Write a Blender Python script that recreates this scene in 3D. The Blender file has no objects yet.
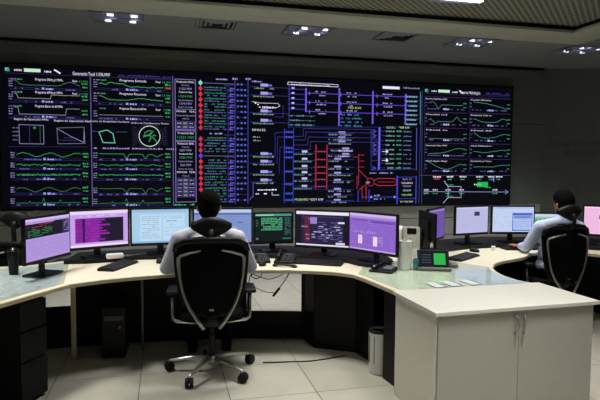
import bpy, bmesh, math, random
from mathutils import Vector, Matrix
random.seed(7)
C = bpy.context.scene.collection
R = math.radians
PI = math.pi
A14 = R(14)                                     # the room stands turned 14 degrees to the camera
UX, UY = Vector((math.cos(A14), math.sin(A14), 0)), Vector((-math.sin(A14), math.cos(A14), 0))
def room(u, w, z=0): return UX*u + UY*w + Vector((0, 0, z))

# ------------------------------------------------------------------ materials
def lin(c):
    return tuple(((v/255)/12.92 if v/255 <= .04045 else ((v/255+.055)/1.055)**2.4) for v in c)
MATS = {}
def mat(name, col, rough=.5, metal=0, noise=0, scale=8, spec=.5, bump=0, coat=0):
    if name in MATS: return MATS[name]
    m = bpy.data.materials.new(name); m.use_nodes = True
    nt = m.node_tree; b = nt.nodes['Principled BSDF']
    c = lin(col) + (1,)
    b.inputs['Base Color'].default_value = c
    b.inputs['Roughness'].default_value = rough
    b.inputs['Metallic'].default_value = metal
    b.inputs['Specular IOR Level'].default_value = spec
    b.inputs['Coat Weight'].default_value = coat
    tc = nt.nodes.new('ShaderNodeTexCoord')
    n = nt.nodes.new('ShaderNodeTexNoise'); n.inputs['Scale'].default_value = scale; n.inputs['Detail'].default_value = 4
    nt.links.new(tc.outputs['Object'], n.inputs['Vector'])
    if noise:
        r = nt.nodes.new('ShaderNodeValToRGB')
        r.color_ramp.elements[0].position = .3; r.color_ramp.elements[1].position = .7
        r.color_ramp.elements[0].color = tuple(v*(1-noise) for v in c[:3]) + (1,)
        r.color_ramp.elements[1].color = tuple(min(1, v*(1+noise)) for v in c[:3]) + (1,)
        nt.links.new(n.outputs['Fac'], r.inputs['Fac']); nt.links.new(r.outputs['Color'], b.inputs['Base Color'])
    if bump:
        bp = nt.nodes.new('ShaderNodeBump'); bp.inputs['Strength'].default_value = bump; bp.inputs['Distance'].default_value = .005
        nt.links.new(n.outputs['Fac'], bp.inputs['Height']); nt.links.new(bp.outputs['Normal'], b.inputs['Normal'])
    MATS[name] = m
    return m
def emit(col, s=1.0):
    name = 'glow_%02x%02x%02x_%d' % (col[0], col[1], col[2], int(s*100))
    if name in MATS: return MATS[name]
    m = bpy.data.materials.new(name); m.use_nodes = True
    nt = m.node_tree; b = nt.nodes['Principled BSDF']
    b.inputs['Base Color'].default_value = (.01, .01, .012, 1); b.inputs['Roughness'].default_value = .8; b.inputs['Specular IOR Level'].default_value = 0
    b.inputs['Emission Color'].default_value = lin(col) + (1,); b.inputs['Emission Strength'].default_value = s
    MATS[name] = m
    return m
def glassy(name, tint, gloss=.12, rough=.08):
    if name in MATS: return MATS[name]
    m = bpy.data.materials.new(name); m.use_nodes = True
    nt = m.node_tree; nt.nodes.clear()
    o = nt.nodes.new('ShaderNodeOutputMaterial'); mx = nt.nodes.new('ShaderNodeMixShader')
    t = nt.nodes.new('ShaderNodeBsdfTransparent'); g = nt.nodes.new('ShaderNodeBsdfGlossy'); lw = nt.nodes.new('ShaderNodeLayerWeight'); f0 = nt.nodes.new('ShaderNodeMath'); f0.operation = 'POWER'; f = nt.nodes.new('ShaderNodeMath'); f.operation = 'MULTIPLY_ADD'
    t.inputs['Color'].default_value = lin(tint) + (1,); g.inputs['Roughness'].default_value = rough
    lw.inputs['Blend'].default_value = .5; f0.inputs[1].default_value = 4; f.inputs[1].default_value = .4; f.inputs[2].default_value = .03
    nt.links.new(lw.outputs['Facing'], f0.inputs[0]); nt.links.new(f0.outputs[0], f.inputs[0])
    nt.links.new(f.outputs[0], mx.inputs[0]); nt.links.new(t.outputs[0], mx.inputs[1]); nt.links.new(g.outputs[0], mx.inputs[2])
    nt.links.new(mx.outputs[0], o.inputs[0])
    MATS[name] = m
    return m

M_wall = mat('wall_paint', (114, 119, 113), .75, noise=.05, scale=3)
M_wall2 = mat('wall_panel_dark', (112, 111, 106), .7, noise=.06, scale=2)
M_soffit = mat('soffit_paint', (138, 141, 137), .8, noise=.05, scale=2)
M_band = mat('soffit_edge_pale', (192, 192, 174), .7, noise=.04, scale=2)  # edge band, paler than the soffit
M_black = mat('black_plastic', (20, 20, 22), .5, noise=.1, scale=20, spec=.25)
M_gloss = mat('black_gloss', (10, 10, 12), .22)
M_fabric = mat('black_mesh_fabric', (15, 15, 18), .9, noise=.3, scale=180, bump=.3, spec=.1)
M_alu = mat('polished_aluminium', (205, 203, 196), .28, metal=.85, noise=.04, scale=12)
M_silver = mat('silver_paint', (168, 166, 158), .32, metal=.7, noise=.04)
M_cream = mat('cream_laminate', (226, 218, 194), .42, noise=.03, scale=30)
M_edge = mat('cream_edge_band', (200, 188, 156), .5, noise=.04, scale=40)
M_under = mat('black_laminate', (15, 15, 17), .6, noise=.1, spec=.25)
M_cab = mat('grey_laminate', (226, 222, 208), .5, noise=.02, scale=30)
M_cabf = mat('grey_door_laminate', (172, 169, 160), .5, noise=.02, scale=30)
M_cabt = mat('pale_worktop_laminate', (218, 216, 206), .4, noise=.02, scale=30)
M_white = mat('white_plastic', (232, 232, 228), .45, noise=.02)
M_ivory = mat('ivory_plastic', (204, 201, 188), .45, noise=.02)
M_paper = mat('white_paper', (206, 214, 214), .8, noise=.03)
M_mapp = mat('printed_chart_paper', (190, 196, 202), .75, noise=.22, scale=18)
M_mapr = mat('printed_plan_paper', (220, 224, 206), .75, noise=.12, scale=12)
M_blue = mat('blue_print', (70, 84, 130), .8)
M_skin = mat('skin', (178, 122, 92), .6, noise=.05, scale=20)
M_hair = mat('dark_hair', (13, 11, 10), .9, noise=.4, scale=90, bump=1, spec=.08)
M_shirt1 = mat('grey_blue_shirt', (208, 208, 224), .85, noise=.05, scale=25, bump=.2)
M_shirt2 = mat('pale_blue_shirt', (196, 206, 236), .85, noise=.05, scale=25, bump=.2)
M_trous = mat('dark_trousers', (20, 21, 26), .95, noise=.15, scale=60, spec=.1)
M_rub = mat('black_rubber', (14, 14, 14), .6, noise=.1, spec=.3)
M_chrome = mat('mirror_louvre', (205, 208, 226), .3, metal=.7)
M_dark = mat('dark_void', (6, 6, 7), .9, noise=.1)
M_grey = mat('grey_metal', (120, 120, 118), .4, metal=.4, noise=.05)
M_letter = mat('dark_metal_letters', (84, 82, 72), .5, metal=.3)
M_glass = glassy('desk_glass', (249, 252, 250))
M_teal = glassy('teal_gel', (60, 150, 150))

def floor_mat():
    m = bpy.data.materials.new('floor_tiles'); m.use_nodes = True
    nt = m.node_tree; b = nt.nodes['Principled BSDF']
    b.inputs['Roughness'].default_value = .32
    tc = nt.nodes.new('ShaderNodeTexCoord'); mp = nt.nodes.new('ShaderNodeMapping')
    mp.inputs['Location'].default_value = (-1.06+.625*20, -4.33+.625*20, 0)
    br = nt.nodes.new('ShaderNodeTexBrick'); br.offset = 0; br.squash = 1
    br.inputs['Scale'].default_value = 1; br.inputs['Brick Width'].default_value = .625; br.inputs['Row Height'].default_value = .625
    br.inputs['Mortar Size'].default_value = .0035; br.inputs['Mortar Smooth'].default_value = .1; br.inputs['Bias'].default_value = 0
    br.inputs['Color1'].default_value = lin((192, 188, 175)) + (1,); br.inputs['Color2'].default_value = lin((181, 177, 164)) + (1,)
    br.inputs['Mortar'].default_value = lin((92, 86, 76)) + (1,)
    n = nt.nodes.new('ShaderNodeTexNoise'); n.inputs['Scale'].default_value = 3.5; n.inputs['Detail'].default_value = 8
    mix = nt.nodes.new('ShaderNodeMix'); mix.data_type = 'RGBA'; mix.blend_type = 'MULTIPLY'; mix.inputs[0].default_value = .35
    rr = nt.nodes.new('ShaderNodeValToRGB'); rr.color_ramp.elements[0].color = (.72, .72, .72, 1); rr.color_ramp.elements[1].color = (1, 1, 1, 1)
    rr.color_ramp.elements[0].position = .3; rr.color_ramp.elements[1].position = .65
    nt.links.new(tc.outputs['Object'], mp.inputs[0]); nt.links.new(mp.outputs[0], br.inputs[0]); nt.links.new(tc.outputs['Object'], n.inputs[0])
    nt.links.new(n.outputs[0], rr.inputs[0]); nt.links.new(br.outputs['Color'], mix.inputs[6]); nt.links.new(rr.outputs[0], mix.inputs[7])
    nt.links.new(mix.outputs[2], b.inputs['Base Color'])
    return m
def perf_mat():
    m = bpy.data.materials.new('perforated_metal_ceiling'); m.use_nodes = True
    nt = m.node_tree; b = nt.nodes['Principled BSDF']; b.inputs['Roughness'].default_value = .6
    tc = nt.nodes.new('ShaderNodeTexCoord'); mp = nt.nodes.new('ShaderNodeMapping'); mp.inputs['Rotation'].default_value = (0, 0, R(45)); mp.inputs['Scale'].default_value = (15, 15, 15)
    ma = nt.nodes.new('ShaderNodeVectorMath'); ma.operation = 'FRACTION'
    mb = nt.nodes.new('ShaderNodeVectorMath'); mb.operation = 'DISTANCE'; mb.inputs[1].default_value = (.5, .5, 0)
    mz = nt.nodes.new('ShaderNodeVectorMath'); mz.operation = 'MULTIPLY'; mz.inputs[1].default_value = (1, 1, 0)
    rr = nt.nodes.new('ShaderNodeValToRGB')
    rr.color_ramp.elements[0].position = .30; rr.color_ramp.elements[1].position = .38
    rr.color_ramp.elements[0].color = lin((46, 44, 36)) + (1,); rr.color_ramp.elements[1].color = lin((168, 166, 146)) + (1,)
    nt.links.new(tc.outputs['Object'], mp.inputs[0]); nt.links.new(mp.outputs[0], ma.inputs[0]); nt.links.new(ma.outputs[0], mz.inputs[0])
    nt.links.new(mz.outputs[0], mb.inputs[0]); nt.links.new(mb.outputs['Value'], rr.inputs[0]); nt.links.new(rr.outputs[0], b.inputs['Base Color'])
    return m

# ------------------------------------------------------------------ mesh builder
class MB:
    def __init__(s): s.v = []; s.f = []; s.mi = []; s.m = []; s.cur = 0
    def use(s, m):
        if m not in s.m: s.m.append(m)
        s.cur = s.m.index(m); return s
    def add(s, vs, fs):
        o = len(s.v); s.v += [tuple(p) for p in vs]
        for f in fs: s.f.append([i+o for i in f]); s.mi.append(s.cur)
        return s
    def box(s, c, d, M=None):
        x, y, z = c; a, b, h = d[0]/2, d[1]/2, d[2]/2
        vs = [Vector((x+i*a, y+j*b, z+k*h)) for i in (-1, 1) for j in (-1, 1) for k in (-1, 1)]
        if M is not None: vs = [M @ p for p in vs]
        return s.add(vs, [(0, 1, 3, 2), (4, 6, 7, 5), (0, 4, 5, 1), (2, 3, 7, 6), (0, 2, 6, 4), (1, 5, 7, 3)])
    def prism(s, poly, z0, z1, M=None):
        n = len(poly); ar = sum(poly[i][0]*poly[(i+1) % n][1]-poly[(i+1) % n][0]*poly[i][1] for i in range(n))
        if ar < 0: poly = poly[::-1]
        vs = [Vector((p[0], p[1], z0)) for p in poly] + [Vector((p[0], p[1], z1)) for p in poly]
        if M is not None: vs = [M @ p for p in vs]
        return s.add(vs, [tuple(range(n))[::-1], tuple(range(n, 2*n))] + [(i, (i+1) % n, n+(i+1) % n, n+i) for i in range(n)])
    def loft(s, rings, cap=True):
        n = len(rings[0]); vs = [p for r in rings for p in r]; fs = []
        for k in range(len(rings)-1):
            for i in range(n): fs.append((k*n+i, k*n+(i+1) % n, (k+1)*n+(i+1) % n, (k+1)*n+i))
        if cap: fs += [tuple(range(n))[::-1], tuple(range((len(rings)-1)*n, len(rings)*n))]
        return s.add(vs, fs)
    def tube(s, pts, r, n=10, flat=None):
        pts = [Vector(p) for p in pts]; rs = r if isinstance(r, (list, tuple)) else [r]*len(pts)
        rings = []; up = None
        for i, p in enumerate(pts):
            d = (pts[min(i+1, len(pts)-1)]-pts[max(i-1, 0)]).normalized()
            if up is None: up = Vector((0, 0, 1)) if abs(d.z) < .9 else Vector((0, 1, 0))
            side = d.cross(up).normalized(); up = side.cross(d).normalized()
            fl = flat or (1, 1)
            rings.append([p + side*math.cos(2*PI*k/n)*rs[i]*fl[0] + up*math.sin(2*PI*k/n)*rs[i]*fl[1] for k in range(n)])
        return s.loft(rings)
    def cyl(s, c, r, z0, z1, n=24, r2=None):
        r2 = r if r2 is None else r2
        return s.loft([[Vector((c[0]+math.cos(2*PI*k/n)*q, c[1]+math.sin(2*PI*k/n)*q, z)) for k in range(n)] for q, z in ((r, z0), (r2, z1))])
    def lathe(s, c, prof, n=28):
        return s.loft([[Vector((c[0]+math.cos(2*PI*k/n)*q, c[1]+math.sin(2*PI*k/n)*q, c[2]+z)) for k in range(n)] for q, z in prof])
    def ell(s, c, r, nu=20, nv=12, M=None):
        c = Vector(c); rings = []
        for j in range(1, nv):
            t = PI*j/nv
            rings.append([c + Vector((math.cos(2*PI*k/nu)*math.sin(t)*r[0], math.sin(2*PI*k/nu)*math.sin(t)*r[1], -math.cos(t)*r[2])) for k in range(nu)])
        if M is not None: rings = [[M @ p for p in q] for q in rings]
        return s.loft(rings)
    def cap(s, a, b, ra, rb, n=16):                                    # tapered capsule
        a, b = Vector(a), Vector(b); d = (b-a); L = d.length; d.normalize()
        up = Vector((0, 0, 1)) if abs(d.z) < .9 else Vector((0, 1, 0)); x = d.cross(up).normalized(); y = x.cross(d)
        rings = []
        for t in (85, 65, 45, 22, 0): rings.append([a - d*ra*math.sin(R(t)) + (x*math.cos(2*PI*k/n)+y*math.sin(2*PI*k/n))*ra*math.cos(R(t)) for k in range(n)])
        for t in (0, 22, 45, 65, 85): rings.append([b + d*rb*math.sin(R(t)) + (x*math.cos(2*PI*k/n)+y*math.sin(2*PI*k/n))*rb*math.cos(R(t)) for k in range(n)])
        return s.loft(rings)
    def build(s, name, m=None, parent=None, bevel=0, smooth=False, loc=None, rotz=0, seg=2):
        me = bpy.data.meshes.new(name); me.from_pydata(s.v, [], s.f)
        mats = s.m if s.m else [m]
        for q in mats: me.materials.append(q)
        if s.m: me.polygons.foreach_set('material_index', s.mi)
        bm = bmesh.new(); bm.from_mesh(me); bmesh.ops.recalc_face_normals(bm, faces=bm.faces); bm.to_mesh(me); bm.free()
        if smooth: me.polygons.foreach_set('use_smooth', [True]*len(me.polygons))
        o = bpy.data.objects.new(name, me); C.objects.link(o)
        if parent: o.parent = parent
        if loc is not None: o.location = loc
        o.rotation_euler.z = rotz
        if bevel:
            b = o.modifiers.new('bevel', 'BEVEL'); b.width = bevel; b.segments = seg; b.limit_method = 'ANGLE'; b.angle_limit = R(40)
        return o
def box1(c, d, M=None): return MB().box(c, d, M)

def tag(o, label, cat, group=None):
    o['label'] = label; o['category'] = cat
    if group: o['group'] = group
    return o
def thing(name, label, cat, loc=(0, 0, 0), rotz=0, group=None):
    o = bpy.data.objects.new(name, None); C.objects.link(o); o.location = loc; o.rotation_euler.z = rotz
    o.empty_display_size = .1
    return tag(o, label, cat, group)
def struct(o): o['kind'] = 'structure'; return o
def copy_tree(o, parent=None):
    c = o.copy(); C.objects.link(c); c.parent = parent
    for ch in [q for q in C.objects if q.parent == o]: copy_tree(ch, c)
    return c
def smooth_all(o, ang=40):
    o.data.polygons.foreach_set('use_smooth', [True]*len(o.data.polygons))

# ------------------------------------------------------------------ camera (a standing visitor, 1.64 m eye height)
CAM_H, FOC, PITCH, ROLL = 1.64, 545.0, math.atan(35/545.0), R(.4)
cd = bpy.data.cameras.new('camera'); cam = bpy.data.objects.new('camera', cd); C.objects.link(cam)
cd.sensor_width = 36; cd.lens = FOC/600*36; cd.clip_start = .05; cd.clip_end = 60
cam.matrix_world = Matrix.Translation((0, 0, CAM_H)) @ Matrix.Rotation(PI/2-PITCH, 4, 'X') @ Matrix.Rotation(ROLL, 4, 'Z')
bpy.context.scene.camera = cam
vs_ = bpy.context.scene.view_settings
bpy.context.scene.display_settings.display_device = 'sRGB'
vs_.view_transform = 'Standard'; vs_.look = 'None'; vs_.exposure = 0; vs_.gamma = 1; vs_.use_curve_mapping = False

# ------------------------------------------------------------------ the room
ZC = 3.45; WB = 8.80; UL, UR, WF = -5.2, 6.86, -3.5; RC = 1.5
ZP = 3.56
roomM = Matrix.Rotation(A14, 4, 'Z')
fl = MB().box(((UL+UR+RC)/2, (WF+WB)/2, -.05), (UR+RC-UL+.4, WB-WF+.4, .1)).build('floor', floor_mat(), rotz=A14); struct(fl)
b = MB()
b.box(((UL+UR)/2, WB+.1, ZC/2), (UR-UL, .2, ZC)); struct(b.build('wall_back', M_wall, rotz=A14))
arc = [(UR+RC*math.sin(R(t)), WB-RC+RC*math.cos(R(t))) for t in range(0, 91, 6)]
arco = [(UR+(RC+.2)*math.sin(R(t)), WB-RC+(RC+.2)*math.cos(R(t))) for t in range(90, -1, -6)]
o = MB().prism(arc+arco, 0, ZC).build('wall_corner', M_wall, rotz=A14); struct(o)
struct(MB().box((UR+RC+.1, (WB-RC+WF)/2, ZC/2), (.2, WB-RC-WF, ZC)).build('wall_right', M_wall, rotz=A14))
struct(MB().box((UL-.1, (WB+WF)/2, ZC/2), (.2, WB-WF, ZC)).build('wall_left', M_wall, rotz=A14))
struct(MB().box(((UL+UR+RC)/2, WF-.1, ZC/2), (UR+RC-UL, .2, ZC)).build('wall_front', M_wall, rotz=A14))
# thin horizontal panel joints on the back wall
jb = MB()
for z in (.42, .72): jb.box(((UL+UR)/2, WB-.023, z), (UR-UL-.1, .006, .008))
jb.box(((UR-6.2)/2+6.2, WB-.003, 2.42), (.7, .006, .008))
jb.box(((UL+UR)/2, WB-.003, ZC-.02), (UR-UL-.1, .006, .04))
struct(jb.build('trim_1', M_dark, rotz=A14))
struct(MB().box(((UL+UR)/2, WB-.012, .47), (UR-UL-.1, .02, .94)).build('trim_5', mat('lower_wall_lit_tone', (186, 186, 178), .6, noise=.03, scale=2), rotz=A14))  # lower wall coloured paler, standing in for light falling on it
struct(MB().box(((UL+UR)/2, WB-.03, ZC-.13), (UR-UL-.1, .06, .14)).build('trim_2', M_wall2, rotz=A14, bevel=.01))
# soffit around the raised perforated ceiling: opening u from UL+.3 to 5.45, w from WF+.5 to 6.45
OU0, OU1, OW0, OW1 = UL+.9, 5.45, WF+.9, 6.45
BW = .46                                                          # width of the pale edge band
b = MB()
T = .25
b.box(((UL+UR+RC)/2, (OW1+BW+WB+.2)/2, ZC+T/2), (UR+RC-UL+.4, WB+.2-OW1-BW, T))
b.box(((UL+UR+RC)/2, (WF-.2+OW0-BW)/2, ZC+T/2), (UR+RC-UL+.4, OW0-BW-WF+.2, T))
b.box(((UL-.2+OU0-BW)/2, (OW0+OW1)/2, ZC+T/2), (OU0-BW-UL+.2, OW1-OW0+2*BW, T))
b.box(((UR+RC+.2+OU1+BW)/2, (OW0+OW1)/2, ZC+T/2), (UR+RC+.2-OU1-BW, OW1-OW0+2*BW, T))
struct(b.build('ceiling', M_soffit, rotz=A14))
# pale band, a shallow step lower than the soffit, with a chamfered inner lip
o4 = [(OU0-BW, OW0-BW), (OU1+BW, OW0-BW), (OU1+BW, OW1+BW), (OU0-BW, OW1+BW)]
i4 = [(OU0, OW0), (OU1, OW0), (OU1, OW1), (OU0, OW1)]
m4 = [(OU0-.16, OW0-.16), (OU1+.16, OW0-.16), (OU1+.16, OW1+.16), (OU0-.16, OW1+.16)]
def ring(p, z): return [Vector((q[0], q[1], z)) for q in p]
b = MB(); b.loft([ring(o4, ZC), ring(o4, ZC-.02), ring(m4, ZC-.02), ring(i4, ZC+.015), ring(i4, ZC+.05), ring(o4, ZC+.05)], cap=False)
struct(b.build('trim_3', M_band, rotz=A14))
b = MB(); e4 = [(OU0-.04, OW0-.04), (OU1+.04, OW0-.04), (OU1+.04, OW1+.04), (OU0-.04, OW1+.04)]
b.loft([ring(e4, ZC+.05), ring(e4, ZP+.05)], cap=False); struct(b.build('trim_4', M_dark, rotz=A14))  # riser coloured near black to stand in for the gap's shadow
struct(MB().box(((OU0+OU1)/2, (OW0+OW1)/2, ZP+.03), (OU1-OU0+.1, OW1-OW0+.1, .06)).build('ceiling_perforated', perf_mat(), rotz=A14))

# ceiling luminaires --------------------------------------------------
def luminaire(label, u, w, z, sx=.62, sy=.50, glow=3.0, bright=0):
    t = thing('ceiling_light', label, 'ceiling light', room(u, w, z), A14, 'louvred ceiling lights')
    f = MB()
    for s in (-1, 1):
        f.box((s*sx/2, 0, -.006), (.02, sy+.02, .012)); f.box((0, s*sy/2, -.006), (sx+.02, .02, .012))
    f.build('frame', M_silver, t)
    MB().box((0, 0, -.002), (sx, sy, .004)).build('reflector', M_chrome, t)
    l = MB()
    for k in range(1, 4): l.box((-sx/2+sx*k/4, 0, -.014), (.006, sy, .022))
    l.box((0, 0, -.014), (sx, .010, .022))
    l.build('louvre', M_chrome, t)
    for dx, dy in ((-.13, .14), (.17, .14), (-.08, -.13), (.20, -.13)):
        MB().box((dx*sx/.62, dy*sy/.5, -.012), (.075+.22*bright, .018+.06*bright, .014)).build('lamp', emit((225, 228, 255), glow), t, bevel=.004)
    return t

luminaire('louvred ceiling light in the dark soffit above the left end of the video wall', -.54, 7.24, ZC)
luminaire('louvred ceiling light in the dark soffit between the two square air vents', 1.9, 7.24, ZC)
luminaire('louvred ceiling light in the dark soffit just right of the right-hand air vent', 4.39, 7.26, ZC)
luminaire('louvred ceiling light in the soffit by the right room corner, past the video wall', 6.25, 7.26, ZC)
luminaire('bright square ceiling light set in the perforated metal ceiling', 3.28, 5.59, ZP, .62, .62, 6, 1)
LP = {(3.4, 5.62): 12, (1.0, 5.62): 9, (-1.4, 5.62): 6, (3.4, 4.4): 15, (1.0, 4.4): 20, (-1.4, 4.4): 24, (2.3, 2.2): 25, (1.0, 1.3): 18, (-1.4, 1.3): 2}  # mostly unseen lamps; the one before the cabinet is added to light it
for u, w in list(LP)[1:]:
    luminaire('unseen square ceiling light of the perforated ceiling, lighting the desks and cabinet', u, w, ZP, .62, .62, 6, 1)
for (u, w), p in LP.items():
    ld = bpy.data.lights.new('ceiling_lamp_light', 'AREA'); ld.shape = 'SQUARE'; ld.size = .55; ld.energy = p; ld.spread = R(84)
    ld.color = (1.0, .99, .92)
    lo = bpy.data.objects.new('ceiling_lamp_light', ld); C.objects.link(lo); lo.location = room(u, w, ZP-.05); lo.rotation_euler.z = A14

for u in (-.54, 1.9, 4.39, 6.25):
    ld = bpy.data.lights.new('soffit_lamp_light', 'AREA'); ld.shape = 'SQUARE'; ld.size = .45; ld.energy = 15; ld.spread = R(78); ld.color = (.95, .96, 1)
    lo = bpy.data.objects.new('soffit_lamp_light', ld); C.objects.link(lo); lo.location = room(u, 7.24, ZC-.04); lo.rotation_euler.z = A14
for lab, u in (('square ceiling air vent between the two left-hand soffit lights', .68), ('square ceiling air vent between the two middle soffit lights', 3.16), ):
    t = thing('air_vent', lab, 'air vent', room(u, 7.18, ZC), A14, 'ceiling air vents')
    MB().box((0, 0, -.004), (.50, .50, .008)).build('backing', M_dark, t)
    f = MB()
    for s in (-1, 1): f.box((s*.25, 0, -.01), (.03, .53, .02)); f.box((0, s*.25, -.01), (.53, .03, .02))
    f.build('frame', M_soffit, t)
    g = MB()
    for k, q in enumerate((.19, .13, .07)):
        z0, z1 = -.022, -.006
        g.loft([[Vector((x*a, y*a, z)) for x, y in ((-1, -1), (1, -1), (1, 1), (-1, 1))] for a, z in ((q, z0), (q+.035, z1), (q+.035, z1-.004), (q, z0-.004), (q, z0))], cap=False)
    g.build('louvre', M_soffit, t)

# faint lettering on the curved wall
def text_polys(st, size):
    cu = bpy.data.curves.new('t', 'FONT'); cu.body = st; cu.size = size; cu.resolution_u = 2
    o = bpy.data.objects.new('t', cu); C.objects.link(o); bpy.context.view_layer.update()
    me = o.evaluated_get(bpy.context.evaluated_depsgraph_get()).to_mesh()
    vs = [(v.co.x, v.co.y) for v in me.vertices]; fs = [tuple(p.vertices) for p in me.polygons]
    o.to_mesh_clear(); bpy.data.objects.remove(o); bpy.data.curves.remove(cu)
    return vs, fs
def wall_letters(st, u0, z, h):
    vs, fs = text_polys(st, h/.7)
    b = MB(); P = []; Q = []
    for x, y in vs:
        u = u0 + x
        if u < UR: p = (u, WB); n = (0, -1)
        else:
            th = (u-UR)/RC; p = (UR+RC*math.sin(th), WB-RC+RC*math.cos(th)); n = (-math.sin(th), -math.cos(th))
        P.append(Vector((p[0]+n[0]*.012, p[1]+n[1]*.012, z+y))); Q.append(Vector((p[0]+n[0]*.001, p[1]+n[1]*.001, z+y)))
    b.add(P, fs); b.add(Q, [f[::-1] for f in fs])
    return b
t = thing('wall_lettering', 'faint dark lettering in two lines on the curved grey wall right of the video wall', 'lettering', roomM @ Vector((0, 0, 0)), A14)
wall_letters('TO VIAJA CENTRAL', UR+.05, 2.03, .085).build('upper_line', M_letter, t)
wall_letters('US SUBSIST', UR+.40, 1.87, .085).build('lower_line', M_letter, t)

# ------------------------------------------------------------------ the video wall
VX0, VX1, VZ0, VZ1 = -2.28, 6.08, .975, 3.045
VD = .10
vw = thing('video_wall', 'huge black video wall of green, blue and red grid diagrams on the back wall', 'video wall', room(VX0, WB-VD, 0), A14)
VL, VH = VX1-VX0, VZ1-VZ0
orig = room(VX0, WB-VD, 0)
cm = cam.matrix_world.copy()
def S(px, py):                                        # photo measure -> metres along and up the wall face
    d = (cm.to_3x3() @ Vector(((px-300)/FOC, (200-py)/FOC, -1)))
    o_ = cm.translation
    t = (orig-o_).dot(UY)/d.dot(UY); p = o_ + d*t
    return (p-orig).dot(UX), p.z
FR = MB()
for s, e in (((VL/2, VD/2, VZ1+.018), (VL+.07, VD, .036)), ((VL/2, VD/2, VZ0-.018), (VL+.07, VD, .036)), ((-.018, VD/2, (VZ0+VZ1)/2), (.036, VD, VH)), ((VL+.018, VD/2, (VZ0+VZ1)/2), (.036, VD, VH))): FR.box(s, e)
FR.build('screen_frame', M_black, vw)
for i in range(6):
    for j in range(2):
        MB().box(((i+.5)*VL/6, VD/2, VZ0+(j+.5)*VH/2), (VL/6-.003, VD-.002, VH/2-.003)).build('display_cube', emit((5, 5, 13)), vw)
YF = -.004
class G(MB):                                          # flat coloured marks on the display face
    def c(s, col, k=1.0): return s.use(emit(col, k))
    def rect(s, x0, z0, x1, z1, y=YF):
        return s.add([(x0, y, z0), (x1, y, z0), (x1, y, z1), (x0, y, z1)], [(0, 1, 2, 3)])
    def line(s, pts, w=.012, y=YF-.0005):
        for a, b_ in zip(pts, pts[1:]):
            a2, b2 = Vector(a), Vector(b_); d = b2-a2
            if d.length < 1e-6: continue
            d.normalize(); n = Vector((-d.y, d.x))*w*.36; a2 = a2-d*w*.3; b2 = b2+d*w*.3
            s.add([(q.x, y, q.y) for q in (a2-n, b2-n, b2+n, a2+n)], [(0, 1, 2, 3)])
        return s
    def dot(s, x, z, r, n=12, y=YF-.001):
        return s.add([(x+r*math.cos(2*PI*k/n), y, z+r*math.sin(2*PI*k/n)) for k in range(n)], [tuple(range(n))])
    def circ(s, x, z, r, w=.012, n=28): return s.line([(x+r*math.cos(2*PI*k/n), z+r*math.sin(2*PI*k/n)) for k in range(n+1)], w)
    def txt(s, st, x, z, h, y=YF-.0015, wide=1.0):
        vs, fs = text_polys(st, h/.7)
        return s.add([(x+p[0]*wide, y, z+p[1]) for p in vs], fs)
    def tw(s, st, x, z, h, W):                        # text fitted to a width
        vs, fs = text_polys(st, h/.7); m = max(p[0] for p in vs)
        return s.add([(x+p[0]*W/m, YF-.0015, z+p[1]) for p in vs], fs)
    def micro(s, x0, x1, z, h=.016, fill=.75):        # a line of writing too small to read
        x = x0
        while x < x1:
            w = random.uniform(.012, .05)
            if random.random() < fill: s.rect(x, z, min(x+w, x1), z+h*random.uniform(.6, 1))
            x += w + random.uniform(.006, .014)
        return s
GR, GR2, WH, LV, PU, BL, DPU, RD, CY = (52, 150, 92), (50, 120, 80), (232, 228, 248), (158, 150, 208), (84, 72, 190), (56, 70, 190), (52, 44, 98), (215, 50, 80), (70, 150, 170)
def curve(n, f, seed, amp=.1):
    r = random.Random(seed); return [(k/(n-1), max(0, min(1, f(k/(n-1))+r.uniform(-amp, amp)))) for k in range(n)]
def trend(px0, px1, py0, py1, title, f, col=GR, seed=1, amp=.08, n=40, val=None, name='trend_chart', red=False, w=.012):
    w = w*.8
    x0, z1 = S(px0, py0); x1, _ = S(px1, py0); _, z0 = S(px0, py1)
    W, H = x1-x0, z1-z0; g = G()
    g.c(DPU).line([(x0+.03, z0), (x1, z0)], .008).line([(x0+.08, z0+.16*H), (x1-.1, z0+.16*H)], .008)
    g.c(LV, .6)
    for k in range(3): g.micro(x0+.02, x0+.075, z0+H*(.22+.2*k), .018, 1)
    g.c((110, 100, 200), .7).micro(x0+.1, x1-.14, z0+.02*H, .02, .35)
    g.c((170, 170, 255)).rect(x0+W*.42, z0+.03*H, x0+W*.45, z0+.03*H+.03).micro(x0+W*.47, x0+W*.56, z0+.02*H, .032, 1)
    if title: g.c(WH).tw(title, x0+W*.34, z1-.032, .034, W*.34).c(LV, .6).micro(x0+.02, x0+.12, z1-.03, .018).c(GR).micro(x0+.13, x0+.2, z1-.032, .022, 1)
    if val: g.c(WH, .9).tw('Real', x0+W*.80, z1-.034, .03, W*.06).c(GR).tw(val, x0+W*.88, z1-.036, .03, W*.12)
    pts = [(x0+.1+(W-.22)*a, z0+H*(.2+.62*b_)) for a, b_ in curve(n, f, seed, amp)]
    g.c(col).line(pts, w)
    g.c(GR).micro(x1-.09, x1-.01, z0+.58*H, .03, 1).micro(x1-.08, x1-.01, z0+.28*H, .026, 1)
    if red: g.c((120, 30, 34)).rect(x1-.1, z0+.25*H, x1, z0+.5*H)
    return g.build(name, None, vw)
wob = lambda c, a, k, p=0: (lambda x: c + a*math.sin(k*x*2*PI+p))
def bump_(c, *bs): return lambda x: c + sum(h*math.exp(-((x-m)/s)**2) for m, s, h in bs)
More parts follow.
